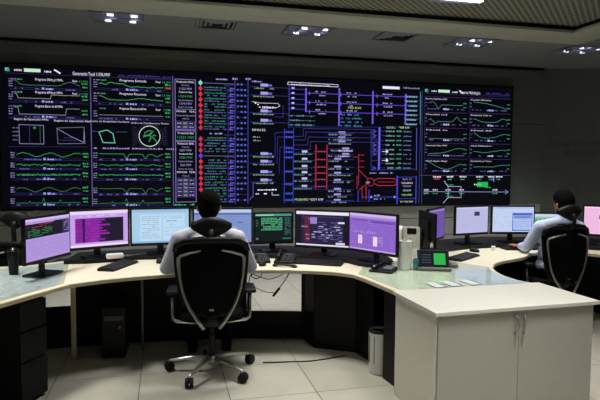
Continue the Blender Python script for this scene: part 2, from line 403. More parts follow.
# block A and B, the two trend columns at the left
DG = (66, 120, 96)
trend(7, 88, 77, 88.5, 'Programa 50Hz p/ MWs', bump_(.3, (.0, .06, .6), (.85, .12, .6)), DG, 1, .05, val='4.2 MW')
trend(7, 88, 90, 101.5, 'Programa 60Hz p/ MWs', lambda x: .85 if x < .03 else (.25 if x < .55 else .8), (150, 150, 150), 2, .02, val='6.1 MW')
trend(7, 88, 104, 117, 'Programa Blanco de 60 MWs', lambda x: .95 if x < .06 else (.1 if x < .78 else .9), (130, 150, 150), 3, .01, n=60)
trend(92, 171, 78, 89.5, 'Programa Entrada', bump_(.25, (.2, .12, .5), (.35, .06, .35), (.02, .05, .4)), GR, 4, .08, val='7.8 MW', red=True, w=.018)
trend(92, 171, 91.5, 104, 'Programa Recursos', bump_(.3, (.0, .1, .5), (.65, .15, .3), (.9, .1, .1)), GR, 5, .03, val='5.6 MW', w=.016)
trend(92, 171, 106.5, 119, 'Programa Blanco de 60 Hz', lambda x: .25, (120, 140, 130), 6, .02, val='3')
for k, (ya, yb, f, am, n, w) in enumerate(((149, 160, wob(.5, .28, 2.4), .06, 60, .013), (160, 169.5, wob(.5, .08, 5), .14, 110, .012), (169.5, 180, lambda x: .5, .16, 150, .013), (184, 195, wob(.45, .3, 2.4, .3), .05, 60, .009), (195.5, 206, bump_(.12, (.42, .012, .8), (.68, .012, .5), (.2, .01, .3)), .02, 90, .009))):
    cc = GR if k < 3 else (60, 140, 90)
    trend(9, 89, ya, yb, None, f, cc, 10+k, am, n, name='trend_chart', w=w)
    f2 = f if k in (1, 2, 4) else bump_(.65, (.42, .03, -.6), (.72, .03, -.7), (.9, .05, -.4))
    trend(92, 171, ya+.3, yb+.3, None, f2, cc, 20+k, am*.6, n, name='trend_chart', w=w)
def header(px0, px1, py, title, tx0, tx1, ty):
    g = G(); x0, z = S(px0, py); x1, _ = S(px1, py)
    u = (x1-x0)
    g.c((90, 210, 150)).rect(x0, z-.02, x0+.05, z+.025).c((40, 110, 80)).rect(x0+.015, z-.03, x0+.065, z+.01)
    g.c(WH, .8).micro(x0+.12, x0+.22, z-.015, .03, 1).c((190, 235, 200)).rect(x0+.25, z-.022, x0+.47, z+.026)
    g.c(WH, .8).micro(x0+.52, x0+.62, z-.02, .03, 1).c(WH).line([(x0+.66, z+.02), (x0+.73, z-.02)], .03)
    a, b_ = S(tx0, ty), S(tx1, ty)
    g.c(WH).tw(title, a[0], a[1]-.02, .05, b_[0]-a[0])
    g.c((60, 50, 120)).rect(b_[0]+.1, a[1]-.02, x1, a[1]-.012).micro(b_[0]+.12, x1, a[1]+.0, .022)
    g.c(DPU).line([(x0, z-.05), (x1, z-.05)], .008)
    return g.build('header_bar', None, vw)
header(5, 171, 69.3, 'Generación Total 11396 MW', 72.5, 110, 73.6)
header(425, 510, 90.5, 'Reserva Hidrológica', 460, 480, 92.5)
# the operating-region charts in the middle row
def P(*pts): return [S(*p) for p in pts]
g = G(); g.c(WH, .9); a = S(14, 119.8); g.tw('Región de Operación MWs', a[0], a[1], .028, .46)
g.c(LV, .8).line(P((19, 124.5), (43.5, 125.5), (44, 144), (19.6, 143.6), (19, 124.5)), .010).c((70, 60, 120)).line(P((29.5, 125), (30, 143.8)), .008).c((60, 120, 80)).line(P((40, 125), (40.5, 143.8)), .006)
g.c(GR).dot(*S(34.6, 127.8), .018).c(LV, .5)
for k in range(4): g.micro(S(9, 0)[0], S(15, 0)[0], S(10, 128+4*k)[1], .016, 1)
g.c(DPU).line(P((8, 118), (88, 119.5)), .008).line(P((8, 146.5), (88, 147)), .008)
g.build('region_chart', None, vw)
g = G(); g.c(WH, .9); a = S(54, 121.4); g.tw('Región de Operación Alta', a[0], a[1], .028, .5)
g.c(LV, .9).line(P((57, 128.5), (71, 136.5), (84, 142.5), (84, 131.5)), .010).c((110, 120, 140)).line(P((57, 128), (84, 127.2), (85, 143.4), (58, 143.8), (57, 128)), .010)
g.c((80, 60, 130)).line(P((60, 140), (76, 140.5)), .008).line(P((64, 137.5), (78, 138.5)), .008)
g.build('region_chart', None, vw)
g = G(); g.c(WH, .8); a = S(90, 121.8); g.tw('Límite de Estabilidad Oscilante', a[0], a[1], .024, .56)
g.c((100, 200, 170)).line(P((99, 132), (107, 130), (113, 133.5), (115, 143), (103, 142.5), (99, 132)), .016)
g.c((80, 90, 130)).line(P((91, 131), (98, 131.5)), .008).line(P((116, 132), (127, 132)), .008)
g.build('region_chart', None, vw)
g = G(); g.c(WH, .8); a = S(131, 123.6); g.tw('Gráfico de Transferencia y Tensión', a[0], a[1], .024, .56)
cx, cz = S(149.6, 136.2)
g.c((190, 215, 200)).circ(cx, cz, .155, .016).c((60, 60, 90)).circ(cx, cz, .19, .006)
g.c(GR).line([(cx-.09, cz-.02), (cx-.07, cz+.05), (cx-.01, cz+.085), (cx+.06, cz+.07)], .016).line([(cx-.07, cz), (cx, cz+.02), (cx+.03, cz+.05)], .03)
g.line([(cx, cz+.02), (cx+.02, cz-.03), (cx-.01, cz-.08)], .02).line([(cx+.03, cz), (cx+.08, cz-.05), (cx+.1, cz-.09)], .018).line([(cx+.05, cz+.01), (cx+.09, cz+.01)], .02)
g.c((60, 55, 90))
for k in range(-4, 5): g.line([(cx-.25, cz+k*.035), (cx-.19, cz+k*.03)], .008).line([(cx+.19, cz+k*.03), (cx+.26, cz+k*.035)], .008)
g.c(LV, .8); a = S(94, 148.8); g.micro(a[0], a[0]+1.2, a[1], .024, .8)
g.build('polar_chart', None, vw)
g = G()
for px in (90.3, 172.6): a, b_ = S(px, 76), S(px, 206); g.c((88, 76, 130)).rect(a[0]-.008, b_[1], a[0]+.008, a[1])
g.build('column_divider', None, vw)
# readout column
g = G(); x0, zt = S(175, 79); x1, _ = S(195.5, 79); _, zb = S(175, 202)
def fr(x0, x1, z0, z1, w=.012): g.line([(x0, z0), (x1, z0), (x1, z1), (x0, z1), (x0, z0)], w)
g.c((140, 120, 190))
zs = lambda y: S(175, y)[1]
fr(x0, x1, zs(129.5), zt); fr(x0, x1, zs(140.5), zs(130.5)); fr(x0, x1, zb, zs(141.5))
xm = (x0+x1)/2
def cen(st, y, h, col, W): g.c(col).tw(st, xm-W/2, zs(y), h, W)
cen('Producción MWhs', 82.5, .03, WH, .27); cen('Previsto', 85.5, .02, LV, .12); cen('11225 MW', 89.5, .034, LV, .2); cen('Producción Real', 92.5, .024, WH, .2)
cen('11594 MW', 97.2, .036, GR, .22); cen('Reserva Rodante', 100.7, .024, LV, .22); cen('1370 MW', 104.4, .032, LV, .2); cen('Factor de Carga', 107.4, .022, LV, .22)
g.c(LV, .8).line([(x0, zs(109)), (x1, zs(109))], .008); cen('MW60   72%', 112, .026, WH, .28); cen('Límite de Operación', 116, .024, LV, .28); cen('Nivel', 119, .02, LV, .1)
for y0 in (121, 178):
    g.c((90, 84, 150)); hh = 7.5 if y0 == 121 else 19
    za, zc = zs(y0+hh), zs(y0); nn = 2 if y0 == 121 else 5
    for k in range(nn+1): g.line([(x0+.02, za+(zc-za)*k/nn), (x1-.02, za+(zc-za)*k/nn)], .008)
    for q in (.06, .35, .62, .94): g.line([(x0+(x1-x0)*q, za), (x0+(x1-x0)*q, zc)], .008)
    g.c((120, 125, 130))
    for k in range(nn): g.rect(x0+(x1-x0)*.38, za+(zc-za)*(k+.2)/nn, x0+(x1-x0)*.58, za+(zc-za)*(k+.75)/nn)
    g.c(LV)
    for k in range(nn): g.micro(x0+(x1-x0)*.1, x0+(x1-x0)*.3, za+(zc-za)*(k+.3)/nn, .02, 1).micro(x0+(x1-x0)*.68, x0+(x1-x0)*.9, za+(zc-za)*(k+.3)/nn, .02, 1)
cen('Producción Real', 133.8, .03, WH, .24); cen('11001 MW', 138.6, .045, GR, .27)
cen('Producción 50Hz', 144.4, .03, WH, .25); cen('Previsto', 147.5, .02, LV, .12); cen('5607 MW', 151.2, .034, LV, .19); cen('Producción Real', 154.5, .024, WH, .2)
cen('5386 MW', 158.6, .036, GR, .2); cen('Reserva Rodante', 162, .024, LV, .22); cen('506 MW', 166, .034, LV, .17); cen('Factor de Carga', 169.5, .022, LV, .22); cen('MW50  75%', 173, .028, WH, .28); cen('Nivel', 176.4, .02, LV, .1)
g.c((60, 170, 120)); g.micro(x0-.02, x1-.02, zs(205.5), .024, .9)
g.build('readout_column', None, vw)
# generator list with red lamps
g = G(); xd = S(200.5, 100)[0]
ys = [82.7+5.62*k for k in range(22)]
xa, xb, xc = S(203, 100)[0], S(234, 100)[0], S(247.5, 100)[0]
for k, y in enumerate(ys):
    z = S(200, y)[1]
    if k == 9: g.c(LV).micro(xa+.1, xa+.3, z-.01, .024, .9); continue
    col = (120, 225, 220) if k == 0 else ((90, 70, 220) if k == 13 else RD)
    g.c(col).dot(xd, z, .030).line([(xd, z+.04), (xd, z-.04)], .014)
    g.c((110, 40, 60)).line([(xd+.04, z), (xa+.02, z)], .008)
    if k in (0, 13): g.c((120, 110, 150)).line([(xa, z), (xb, z)], .010); continue
    g.c((46, 125, 95)).micro(xa+.02, xa+.36, z+.012, .022, .85).c((88, 92, 150)).micro(xa+.02, xa+.36, z-.026, .020, .85)
    g.c((120, 90, 200)).rect(xa+.42, z-.02, xa+.435, z+.03)
    g.c((105, 100, 205)).rect(xa+.40, z-.028, xa+.47, z-.012)
    g.micro(xa+.44, xa+.50, z+.006, .022, 1)
g.c(LV).micro(xa+.2, xa+.38, S(200, 79)[1], .024, .9)
g.c((64, 60, 160)); g.line([(xa+.39, S(200, 84)[1]), (xa+.39, S(200, 203)[1])], .008).line([(xa+.50, S(200, 84)[1]), (xa+.50, S(200, 203)[1])], .008)
g.build('generator_list', None, vw)
g = G()                                              # twin blue busbars with breakers
for px in (235, 248): a, b_ = S(px, 80.5), S(px, 203.5); g.c((62, 74, 176)).rect(a[0]-.005, b_[1], a[0]+.005, a[1]); g.c(LV).micro(a[0]-.04, a[0]+.04, a[1]+.01, .03, 1)
xl, xr = S(235, 100)[0], S(248, 100)[0]
k = 0
for y in [84.5+5.5*i for i in range(22)]:
    z = S(240, y)[1]
    g.c((60, 66, 150)).line([(xl, z), (xr, z)], .006)
    for q in (.22, .5, .78):
        if random.random() < .85: g.c((96, 112, 215)).rect(xl+(xr-xl)*q-.014, z-.012, xl+(xr-xl)*q+.014, z+.014)
    g.c((70, 66, 170)).line([(xb-.16, z-.02), (xl, z-.02)], .008)
g.build('busbar_diagram', None, vw)
# lines from the busbar to the network
g = G()
for y in (86.6, 94.8, 112.6, 122, 155.5, 163.2, 173.6, 182):
    a = S(250, y); xe = S(274, y)[0]; z = a[1]
    g.c((66, 56, 130)).line([(a[0], z), (S(289 if y < 130 else 275, y)[0], z)], .009)
    g.c((170, 160, 230)).rect(S(260.5, y)[0], z+.012, S(268, y)[0], z+.055).c((110, 100, 190)).rect(S(268, y)[0], z+.015, S(272, y)[0], z+.045)
    g.c((110, 150, 130)).micro(a[0]+.05, xe, z-.03, .024, .85)
g.c(LV).micro(*[S(252, 81.5)[0], S(262, 81)[0]], S(252, 82)[1], .024, .9)
g.c(WH).tw('500 KV E/2', S(252, 0)[0], S(262, 131)[1], .034, .22)
g.c((120, 150, 120)).micro(S(251, 0)[0], S(261, 0)[0], S(251, 137.5)[1], .022).micro(S(251, 0)[0], S(261, 0)[0], S(251, 141)[1], .022)
g.c((235, 240, 190)).dot(*S(255.5, 103), .014).dot(*S(258, 104.5), .012).c(WH).line(P((252, 101.5), (260, 103), (278, 103.5), (280, 106), (276, 108), (262, 108.5)), .008).micro(S(256, 0)[0], S(276, 0)[0], S(256, 107.5)[1], .024)
g.c((66, 56, 150)).line(P((289, 86), (289, 128)), .016).line(P((283, 105), (283, 117), (275, 117)), .010).line(P((275, 156), (275, 133), (283, 132), (289, 132)), .009).line(P((277, 164), (277.5, 137), (289, 137)), .009).line(P((279, 174), (280, 147), (289, 147)), .009)
g.c(WH).line(P((272, 192), (272, 195), (279, 195)), .010).micro(S(258, 0)[0], S(278, 0)[0], S(258, 190.5)[1], .024).micro(S(256, 0)[0], S(268, 0)[0], S(256, 194.5)[1], .024)
g.c((120, 100, 220)).line(P((250, 200), (251, 197), (253, 197), (253, 183), (260, 183)), .009)
g.build('feeder_diagram', None, vw)
# the upper network: violet transmission lines
g = G()
g.c(WH).line(P((287.5, 84.5), (288, 82), (338, 84.8), (338, 87), (287.5, 84.5)), .010); a = S(291, 85.2); g.tw('Sistema Eléctrico Interconectado 11:50hs', a[0], a[1]-.0, .034, .66)
g.c(WH).rect(*S(382.5, 88.7), *S(399.5, 86.8)).c((120, 125, 160)).micro(S(403, 0)[0], S(422, 0)[0], S(403, 88.6)[1], .028)
for i, (px, ya, yb) in enumerate(((306, 88, 112), (339.3, 88, 126), (373, 91, 124), (405.8, 94, 124))):
    a, b_ = S(px, ya), S(px, yb); g.c((112, 92, 228)).rect(a[0]-.013, b_[1], a[0]+.013, a[1])
for y in (93, 102.2, 111.3):
    z = S(306, y)[1]; xs = S(306, y)[0]; xe = S(405, y)[0]
    g.c((96, 74, 205)).line([(xs, z), (xe, z)], .014)
    for px in (320, 387, 351):
        x = S(px, y)[0]; g.c((150, 145, 190)).micro(x-.08, x+.1, z+.02, .022).micro(x-.06, x+.1, z-.04, .022)
        g.c((150, 130, 240)).line([(x-.18, z-.03), (x-.18, z+.02)], .012)
for k in range(5):
    z = S(290, 89+5*k)[1]; g.c((72, 66, 190)).line([(S(288.5, 0)[0], z), (S(306, 0)[0], z)], .010).c((190, 185, 240)).rect(S(292, 0)[0], z+.005, S(295, 0)[0], z+.03)
for k in range(3):
    z = S(290, 115.5+4.6*k)[1]; g.c((50, 120, 130)).line([(S(288.5, 0)[0], z), (S(316, 0)[0], z)], .009).c((110, 130, 150)).micro(S(291, 0)[0], S(313, 0)[0], z-.012, .026)
g.c((48, 54, 120)).line(P((289.5, 86), (289, 126)), .016)
g.c((190, 220, 120)).tw('790 KW', S(349, 0)[0], S(349, 108.8)[1], .034, .24)
for k in range(4):
    z = S(342, 114.5+3.7*k)[1]; g.c((60, 110, 150)).micro(S(342, 0)[0], S(364, 0)[0], z-.012, .028)
for k in range(7):
    z = S(408, 96+4.6*k)[1]; g.c((90, 120, 180)).line([(S(406, 0)[0], z), (S(420, 0)[0], z)], .009).c((130, 170, 190)).micro(S(408, 0)[0], S(419, 0)[0], z-.024, .03, .9)
g.c((60, 150, 140)).line(P((420.3, 92), (420, 124)), .014).c((46, 90, 150)).line(P((422, 91), (421.5, 203)), .010)
g.build('transmission_diagram', None, vw)
# the left lower network: blue bars and the red island
g = G()
for px in (284.5, 293.5): a, b_ = S(px, 128.5), S(px, 203); g.c((50, 58, 176)).rect(a[0]-.007, b_[1], a[0]+.007, a[1])
for y in (132, 137, 148, 152, 157.5, 171.5, 184, 193.5, 200):
    z = S(286, y)[1]; g.c((66, 80, 205)).line([(S(284.5, 0)[0], z), (S(293.5, 0)[0], z)], .010)
    for px in (286.5, 289, 291.5): x = S(px, y)[0]; g.rect(x-.014, z-.016, x+.014, z+.016)
g.c((70, 66, 150))
for i, y in enumerate((128.5, 132, 137, 141.5)):
    g.line(P((294, y+8), (303+2.3*i, y+8), (303.5+2.3*i, y), (372+2*i, y+1), (372+2*i, 148+3*i)), .008)
g.c((34, 50, 120)).line(P((290, 127), (412, 127.4)), .010).line(P((294, 186), (342, 186)), .008).line(P((294, 189.5), (342, 189.5)), .008).line(P((294, 202.5), (375, 201)), .010)
for y in (152.5, 159.8, 167, 173.2, 179.5, 187):
    z = S(300, y)[1]; g.c((60, 62, 150)).line([(S(294, 0)[0], z-.01), (S(316, 0)[0], z-.01)], .008).c((200, 190, 245)).rect(S(303, 0)[0], z, S(308.5, 0)[0], z+.034).c((80, 130, 110)).micro(S(295, 0)[0], S(313, 0)[0], z-.038, .026, .9)
for px in (316, 327): a, b_ = S(px, 144.5), S(px, 189); g.c((160, 40, 66)).rect(a[0]-.009, b_[1], a[0]+.009, a[1])
for y in (151.5, 159.5, 167, 173, 179.5, 186.5):
    z = S(316, y)[1]; g.c((190, 60, 84)).line([(S(316, 0)[0], z), (S(327, 0)[0], z)], .010)
    for px in (318.6, 321.5, 324.4): x = S(px, y)[0]; g.rect(x-.013, z-.010, x+.013, z+.010)
g.c((175, 210, 140)).tw('PRUEBARED', S(295.5, 0)[0], S(295, 200.6)[1], .036, .24).c(WH).tw('*3271 KW', S(311, 0)[0], S(311, 200.6)[1], .036, .24)
g.build('substation_diagram', None, vw)
# middle stack of transformers
g = G()
for k, y in enumerate((133, 138, 142, 149, 154.5, 159.5, 167.3, 173.5, 180.5, 189.5, 195, 200.5)):
    z = S(340, y)[1]; dx = 4 if k in (0, 1, 2) else (8 if k in (3, 4) else 0)
    g.c((165, 155, 220)).rect(S(336+dx, 0)[0], z-.008, S(343+dx, 0)[0], z+.026).c((110, 130, 140)).micro(S(330, 0)[0], S(353, 0)[0], z-.040, .026, .8)
    g.c((66, 60, 140)).line([(S(328, 0)[0], z), (S(356, 0)[0], z)], .008)
g.c((190, 185, 225)).micro(S(340, 0)[0], S(355, 0)[0], S(340, 151.5)[1], .03, .9).micro(S(340, 0)[0], S(350, 0)[0], S(340, 157)[1], .03, .9)
g.c((170, 44, 72)).line(P((358.5, 154), (358.5, 185)), .014).line(P((358.5, 155), (364, 155)), .012).line(P((358.5, 161), (364, 161)), .012).line(P((358.5, 167), (364, 167)), .012).line(P((353, 157), (358, 157)), .012)
g.line(P((359, 170), (368, 179)), .014).line(P((359, 190), (368, 183)), .014).line(P((357, 176), (357, 189)), .014).line(P((366, 186), (366, 199)), .020).line(P((362, 186), (362, 199)), .014)
g.circ(*S(370.5, 182), .065, .014); g.c(WH).tw('ACD', S(368.3, 0)[0], S(368, 183.2)[1], .03, .07)
g.c((200, 52, 78)).line(P((374, 180.5), (378, 178.5), (394, 178.5), (396.5, 180), (396.5, 184), (394, 185.5), (378, 185.5), (374, 183.5)), .013).line(P((378, 182), (395, 182)), .008)
g.c((60, 64, 190)).line(P((369, 190), (369, 201)), .022).line(P((362, 197), (396, 197)), .014).line(P((396.8, 176), (396.8, 204)), .022).line(P((358, 191), (358, 201)), .02)
g.c((120, 150, 255)).dot(*S(371, 197), .02).dot(*S(394.5, 197), .02).c(LV).micro(S(377, 0)[0], S(388, 0)[0], S(377, 196)[1], .024).micro(S(377, 0)[0], S(388, 0)[0], S(377, 199.6)[1], .024).micro(S(372, 0)[0], S(396, 0)[0], S(372, 173.5)[1], .022)
g.build('interchange_diagram', None, vw)
# right network table and its summary box
g = G(); a, b_ = S(379.5, 127), S(379.5, 169.5); g.c((116, 98, 232)).rect(a[0]-.016, b_[1], a[0]+.016, a[1])
for k in range(9):
    y = 131+4.6*k; z = S(380, y)[1]
    g.c((60, 60, 150)).line([(S(379.5, 0)[0], z), (S(388, 0)[0], z)], .009).c((120, 160, 150)).micro(S(388, 0)[0], S(397, 0)[0], z-.012, .024, .9).c((70, 150, 130)).micro(S(399, 0)[0], S(404, 0)[0], z-.012, .03, .9).c((100, 110, 170)).micro(S(406, 0)[0], S(414, 0)[0], z-.012, .022, .9)
    if k in (0, 1, 4, 5, 8, 3): g.c((90, 90, 240)).line([(S(375, 0)[0], z+.02), (S(378, 0)[0], z-.01)], .014).line([(S(375, 0)[0], z-.03), (S(378, 0)[0], z)], .014)
for y in (151.5, 160.5): g.c((225, 225, 255)).dot(*S(386.8, y), .024).line(P((382, y), (387, y)), .01).c((80, 70, 140)).line(P((371, y), (379, y)), .008)
g.c((80, 84, 210)).line(P((416.6, 128), (416.2, 170)), .016).line(P((371, 130), (371, 170), (415, 169)), .006)
g.c((150, 200, 150)).tw('ELEVEC', S(388.5, 0)[0], S(388, 128.5)[1], .034, .16).c((190, 220, 140)).tw('*388 KW', S(401, 0)[0], S(401, 128.5)[1], .034, .2)
g.c((74, 68, 210)); x0, z1 = S(397.5, 176.5); x1, z0 = S(415.6, 203)[0], S(397.5, 203.3)[1]
g.line([(x0, z0), (x0, z1)], .022).line([(x0, z1-.01), (x1, z1-.01)], .010).line([(x1, z0), (x1, z1)], .022).line([(x0, z0+.08), (x1, z0+.08)], .010)
xm = (x0+x1)/2
for st, y, c_, W in (('Salto 33', 180, LV, .17), ('*USUARIOS', 183.8, (230, 225, 255), .22), ('TENSION', 187, LV, .16), ('190 KW', 191.3, (190, 220, 240), .16), ('*552 MW', 195.8, (170, 225, 150), .2), ('14 *192 MW', 202.6, (220, 225, 200), .25)):
    g.c(c_).tw(st, xm-W/2, S(398, y)[1], .030, W)
g.build('table_diagram', None, vw)
# right block of ten small charts
RW = (100, 116)
fa = [bump_(.45, (.0, .08, .2), (.12, .07, .35), (.28, .05, -.5), (.3, .03, -.3)), lambda x: .9-.75*x**1.6, bump_(.3, (.05, .06, .3), (.82, .08, .6), (.2, .05, -.2)), bump_(.3, (.0, .2, .4), (.9, .15, .5)), lambda x: .08, bump_(.25, (.0, .15, .6), (.95, .25, .5)), bump_(.3, (.1, .3, -.15), (.9, .3, .55)), bump_(.55, (.3, .3, -.2), (.9, .2, .1)), bump_(.35, (.0, .2, .6), (.5, .2, -.2), (.95, .2, .4)), bump_(.45, (.9, .2, .25))]
for r in range(5):
    for c_ in range(2):
        xa_, xb_ = ((424.5, 467) if c_ == 0 else (469.5, 510.5))
        y0 = 97.5+15.6*r+ (0 if c_ == 0 else 1.2-.25*r); y1 = y0+13.2
        i = r*2+c_
        x0, z1 = S(xa_, y0); x1, _ = S(xb_, y0); z0 = S(xa_, y1)[1]; g = G(); H_, W_ = z1-z0, x1-x0
        g.c((62, 50, 92)).line([(x0, z1+.02), (x1, z1+.02)], .010).line([(x0, z0), (x0, z1)], .008)
        g.c(WH, .85).tw(('Reserva Alta/Pobre MW', 'Caudal Afluente', 'Caudal m3', 'Embalse Util m', 'Nivel m', 'Nivel Afl', 'Demanda Salto MW', 'Canal Defluente m', 'Nivel Aguas Abajo', 'Demanda p/ Hora')[i], x0+.02, z1-.028, .024, W_*.5)
        g.c((70, 150, 120) if c_ or r > 2 else (90, 130, 120)).line([(x0+.08+(W_-.16)*p, z0+H_*(.22+.6*q)) for p, q in curve(34, fa[i], 60+i, .035)], .010)
        g.c((90, 84, 150)).micro(x0+.05, x1-.05, z0+.03, .02, .5).micro(x0+.01, x0+.05, z0+H_*.35, .02, 1).micro(x0+.01, x0+.05, z0+H_*.6, .02, 1)
        g.c((190, 190, 255)).micro(x0+W_*.44, x0+W_*.58, z0+.025, .030, 1)
        g.c(GR, .8).micro(x1-.07, x1-.01, z0+H_*.6, .024, 1).micro(x1-.07, x1-.01, z0+H_*.3, .022, 1)
        g.build('trend_chart', None, vw)
g = G(); a = S(510.5, 175.5); g.c((84, 76, 120)).line([(S(424, 0)[0], a[1]), (a[0], a[1])], .010).line([(S(423, 0)[0], S(423, 96)[1]), (S(423, 0)[0], S(423, 203)[1])], .010)
g.c((140, 140, 190)).line([S(424, 191.5), S(507, 192)], .014).line([S(424, 190), S(424, 194), S(428, 191.7), S(424, 190)], .012).line([S(505, 190), S(508, 192), S(505, 194)], .016)
g.c((190, 185, 230)).line(P((448, 186.5), (461, 186.5), (461, 197.5), (448, 197.5), (448, 186.5)), .011).line(P((448, 186.5), (444, 181)), .014).line(P((448, 197.5), (443, 203)), .014)
g.c(WH).micro(S(437, 0)[0], S(445, 0)[0], S(437, 177.4)[1], .03, 1).c((190, 60, 80)).micro(S(438, 0)[0], S(444, 0)[0], S(437, 179.6)[1], .03, 1)
for px in (451, 464, 481, 493, 501): g.c(WH, .9).micro(S(px, 0)[0], S(px+7, 0)[0], S(px, 177.4)[1], .028, 1).c(GR).micro(S(px+1, 0)[0], S(px+5, 0)[0], S(px, 180)[1], .026, 1)
g.c((40, 180, 90)).rect(*S(477, 187), *S(487.8, 182)).c((170, 235, 190)).micro(S(479, 0)[0], S(486, 0)[0], S(479, 185.2)[1], .03, 1).c((140, 130, 230)).line(P((493.5, 177), (493.5, 181)), .03)
for px in (428, 437, 450, 464, 498): g.c(WH, .8).micro(S(px, 0)[0], S(px+5, 0)[0], S(px, 190.4)[1], .024, 1).c(GR).micro(S(px, 0)[0], S(px+5, 0)[0], S(px, 194)[1], .022, 1)
g.c(GR).micro(S(451, 0)[0], S(458, 0)[0], S(451, 185.6)[1], .024, 1).micro(S(451, 0)[0], S(458, 0)[0], S(451, 196.6)[1], .024, 1).micro(S(490, 0)[0], S(496, 0)[0], S(490, 188)[1], .028, 1)
g.build('flow_diagram', None, vw)

# ------------------------------------------------------------------ desks
DZ, DT = .745, .03
def sm(pts, n=4):                                    # soft curve through desk-edge points
    out = []
    P_ = [Vector(p) for p in pts]
    for i in range(len(P_)-1):
        p0, p1, p2, p3 = P_[max(i-1, 0)], P_[i], P_[i+1], P_[min(i+2, len(P_)-1)]
        for k in range(n):
            t = k/n; out.append(tuple(.5*((2*p1)+(-p0+p2)*t+(2*p0-5*p1+4*p2-p3)*t*t+(-p0+3*p1-3*p2+p3)*t**3)))
    out.append(tuple(P_[-1])); return out
def edge_band(front, z0, z1, th=.012):
    b = MB(); n = len(front); F = [Vector((p[0], p[1], 0)) for p in front]; rings = []
    for i, p in enumerate(F):
        d = (F[min(i+1, n-1)]-F[max(i-1, 0)]).normalized(); nn = Vector((d.y, -d.x, 0))
        rings.append([p+Vector((0, 0, z0)), p+nn*th+Vector((0, 0, z0+.003)), p+nn*th+Vector((0, 0, z1-.003)), p+Vector((0, 0, z1))])
    return b.loft(rings)
def panel(b, pts, z0, z1, th=.025):
    for a, c in zip(pts, pts[1:]):
        a, c = Vector(a), Vector(c); d = (c-a).normalized(); n = Vector((-d.y, d.x))*th/2
        b.prism([tuple(a-n), tuple(c-n), tuple(c+n), tuple(a+n)], z0, z1)
    return b
def shift(b, o):
    b.v = [(v[0]-o[0], v[1]-o[1], v[2]) for v in b.v]; return b
def desk(name, label, org, front, back, rev=False):
    t = thing(name, label, 'desk', (org[0], org[1], 0), 0, None)
    shift(MB().prism(front+back, DZ-DT, DZ), org).build('tabletop', M_cream, t, bevel=.002)
    shift(edge_band(front, DZ-DT-.001, DZ+.001), org).build('edge_band', M_edge, t)
    return t
F1 = sm([(-2.15, 2.7), (-2.05, 3.0), (-1.91, 3.42), (-1.81, 3.72), (-1.71, 4.0)])
F2 = sm([(-1.71, 4.0), (-1.48, 4.19), (-1.13, 4.37), (-.72, 4.52), (-.34, 4.605), (0, 4.60), (.28, 4.54), (.45, 4.43)])
F3 = sm([(.45, 4.43), (.53, 4.27), (.60, 4.09), (.697, 3.838)])
F3b = sm([(1.82, 4.135), (1.73, 4.24), (1.675, 4.42), (1.67, 4.6), (1.70, 4.78)])
F4 = sm([(1.70, 4.78), (1.80, 4.99), (1.96, 5.16), (2.2, 5.35), (2.40, 5.60), (2.66, 5.74), (2.92, 5.68), (3.08, 5.56), (3.32, 5.28), (3.55, 4.85)])
dl = desk('console_desk', 'curved desk wing at the far left under a glass sheet with printed charts', (-2.3, 3.8), F1, [(-2.07, 4.93), (-2.11, 5.02), (-2.38, 4.72), (-3.2, 4.45), (-3.2, 2.7)])
dm = desk('console_desk', 'cream curved desk in front of the seated man in the middle', (-.6, 5.0), F2, [(.60, 5.1), (.75, 5.72), (-.2, 5.85), (-1.2, 5.72), (-2.2, 5.3), (-2.07, 4.93)])
dp = desk('console_desk', 'glass-topped desk peninsula joining the grey cabinet, between the two seated men', (1.1, 4.7), F3, F3b+[(1.45, 5.07), (1.1, 5.45), (1.0, 5.9), (.75, 5.72), (.60, 5.1)])
shift(edge_band(F3b, DZ-DT-.001, DZ+.001), (1.1, 4.7)).build('edge_band', M_edge, dp)
dr = desk('console_desk', 'cream curved desk at the right in front of the man in pale blue', (2.8, 5.9), F4, [(4.5, 5.1), (4.3, 6.3), (3.3, 6.8), (2.2, 6.75), (1.4, 6.35), (1.0, 5.9), (1.1, 5.45), (1.45, 5.07)])
# supports and modesty panels
for pp in ([(-2.0, 4.80), (-1.5, 4.93), (-1.0, 5.02), (-.495, 5.07)], [(.02, 5.07), (.35, 5.03), (.58, 4.95), (.95, 5.2)]):
    shift(panel(MB(), pp, .0, DZ-DT), (-.6, 5.0)).build('modesty_panel', M_under, dm)
shift(panel(MB(), [(-.50, 5.08), (.03, 5.08)], .0, .258, .03), (-.6, 5.0)).build('plinth', M_under, dm)
shift(panel(MB(), [(-2.03, 4.80), (-2.5, 4.66)], .0, .37), (-.6, 5.0)).build('added_dark_panel', M_under, dm)  # dark panel added to hide the lit floor behind the left wing
shift(MB().box((-1.945, 4.62, (DZ-DT)/2), (.04, .30, DZ-DT), Matrix.Translation((-1.945, 4.62, 0)) @ Matrix.Rotation(R(23), 4, 'Z') @ Matrix.Translation((1.945, -4.62, 0))), (-.6, 5.0)).build('leg_panel', M_edge, dm)
shift(MB().cyl((-1.38, 4.72), .012, .0, DZ-DT), (-.6, 5.0)).build('leg', M_grey, dm, smooth=False)
shift(panel(MB(), [(.06, 5.02), (.14, 4.82), (.50, 4.70), (.62, 4.45)], .0, DZ-DT, .02), (-.6, 5.0)).build('side_panel', M_under, dm)
b = panel(MB(), [(.66, 4.12), (.74, 3.90)], 0, DZ-DT, .02)
panel(b, [(.66, 4.12), (.80, 4.6), (.95, 5.2)], 0, DZ-DT, .02)
shift(b, (1.1, 4.7)).build('side_panel', M_under, dp)
shift(panel(MB(), [(1.80, 4.16), (1.60, 4.75), (1.45, 5.2)], 0, DZ-DT, .02), (1.1, 4.7)).build('side_panel', M_under, dp)
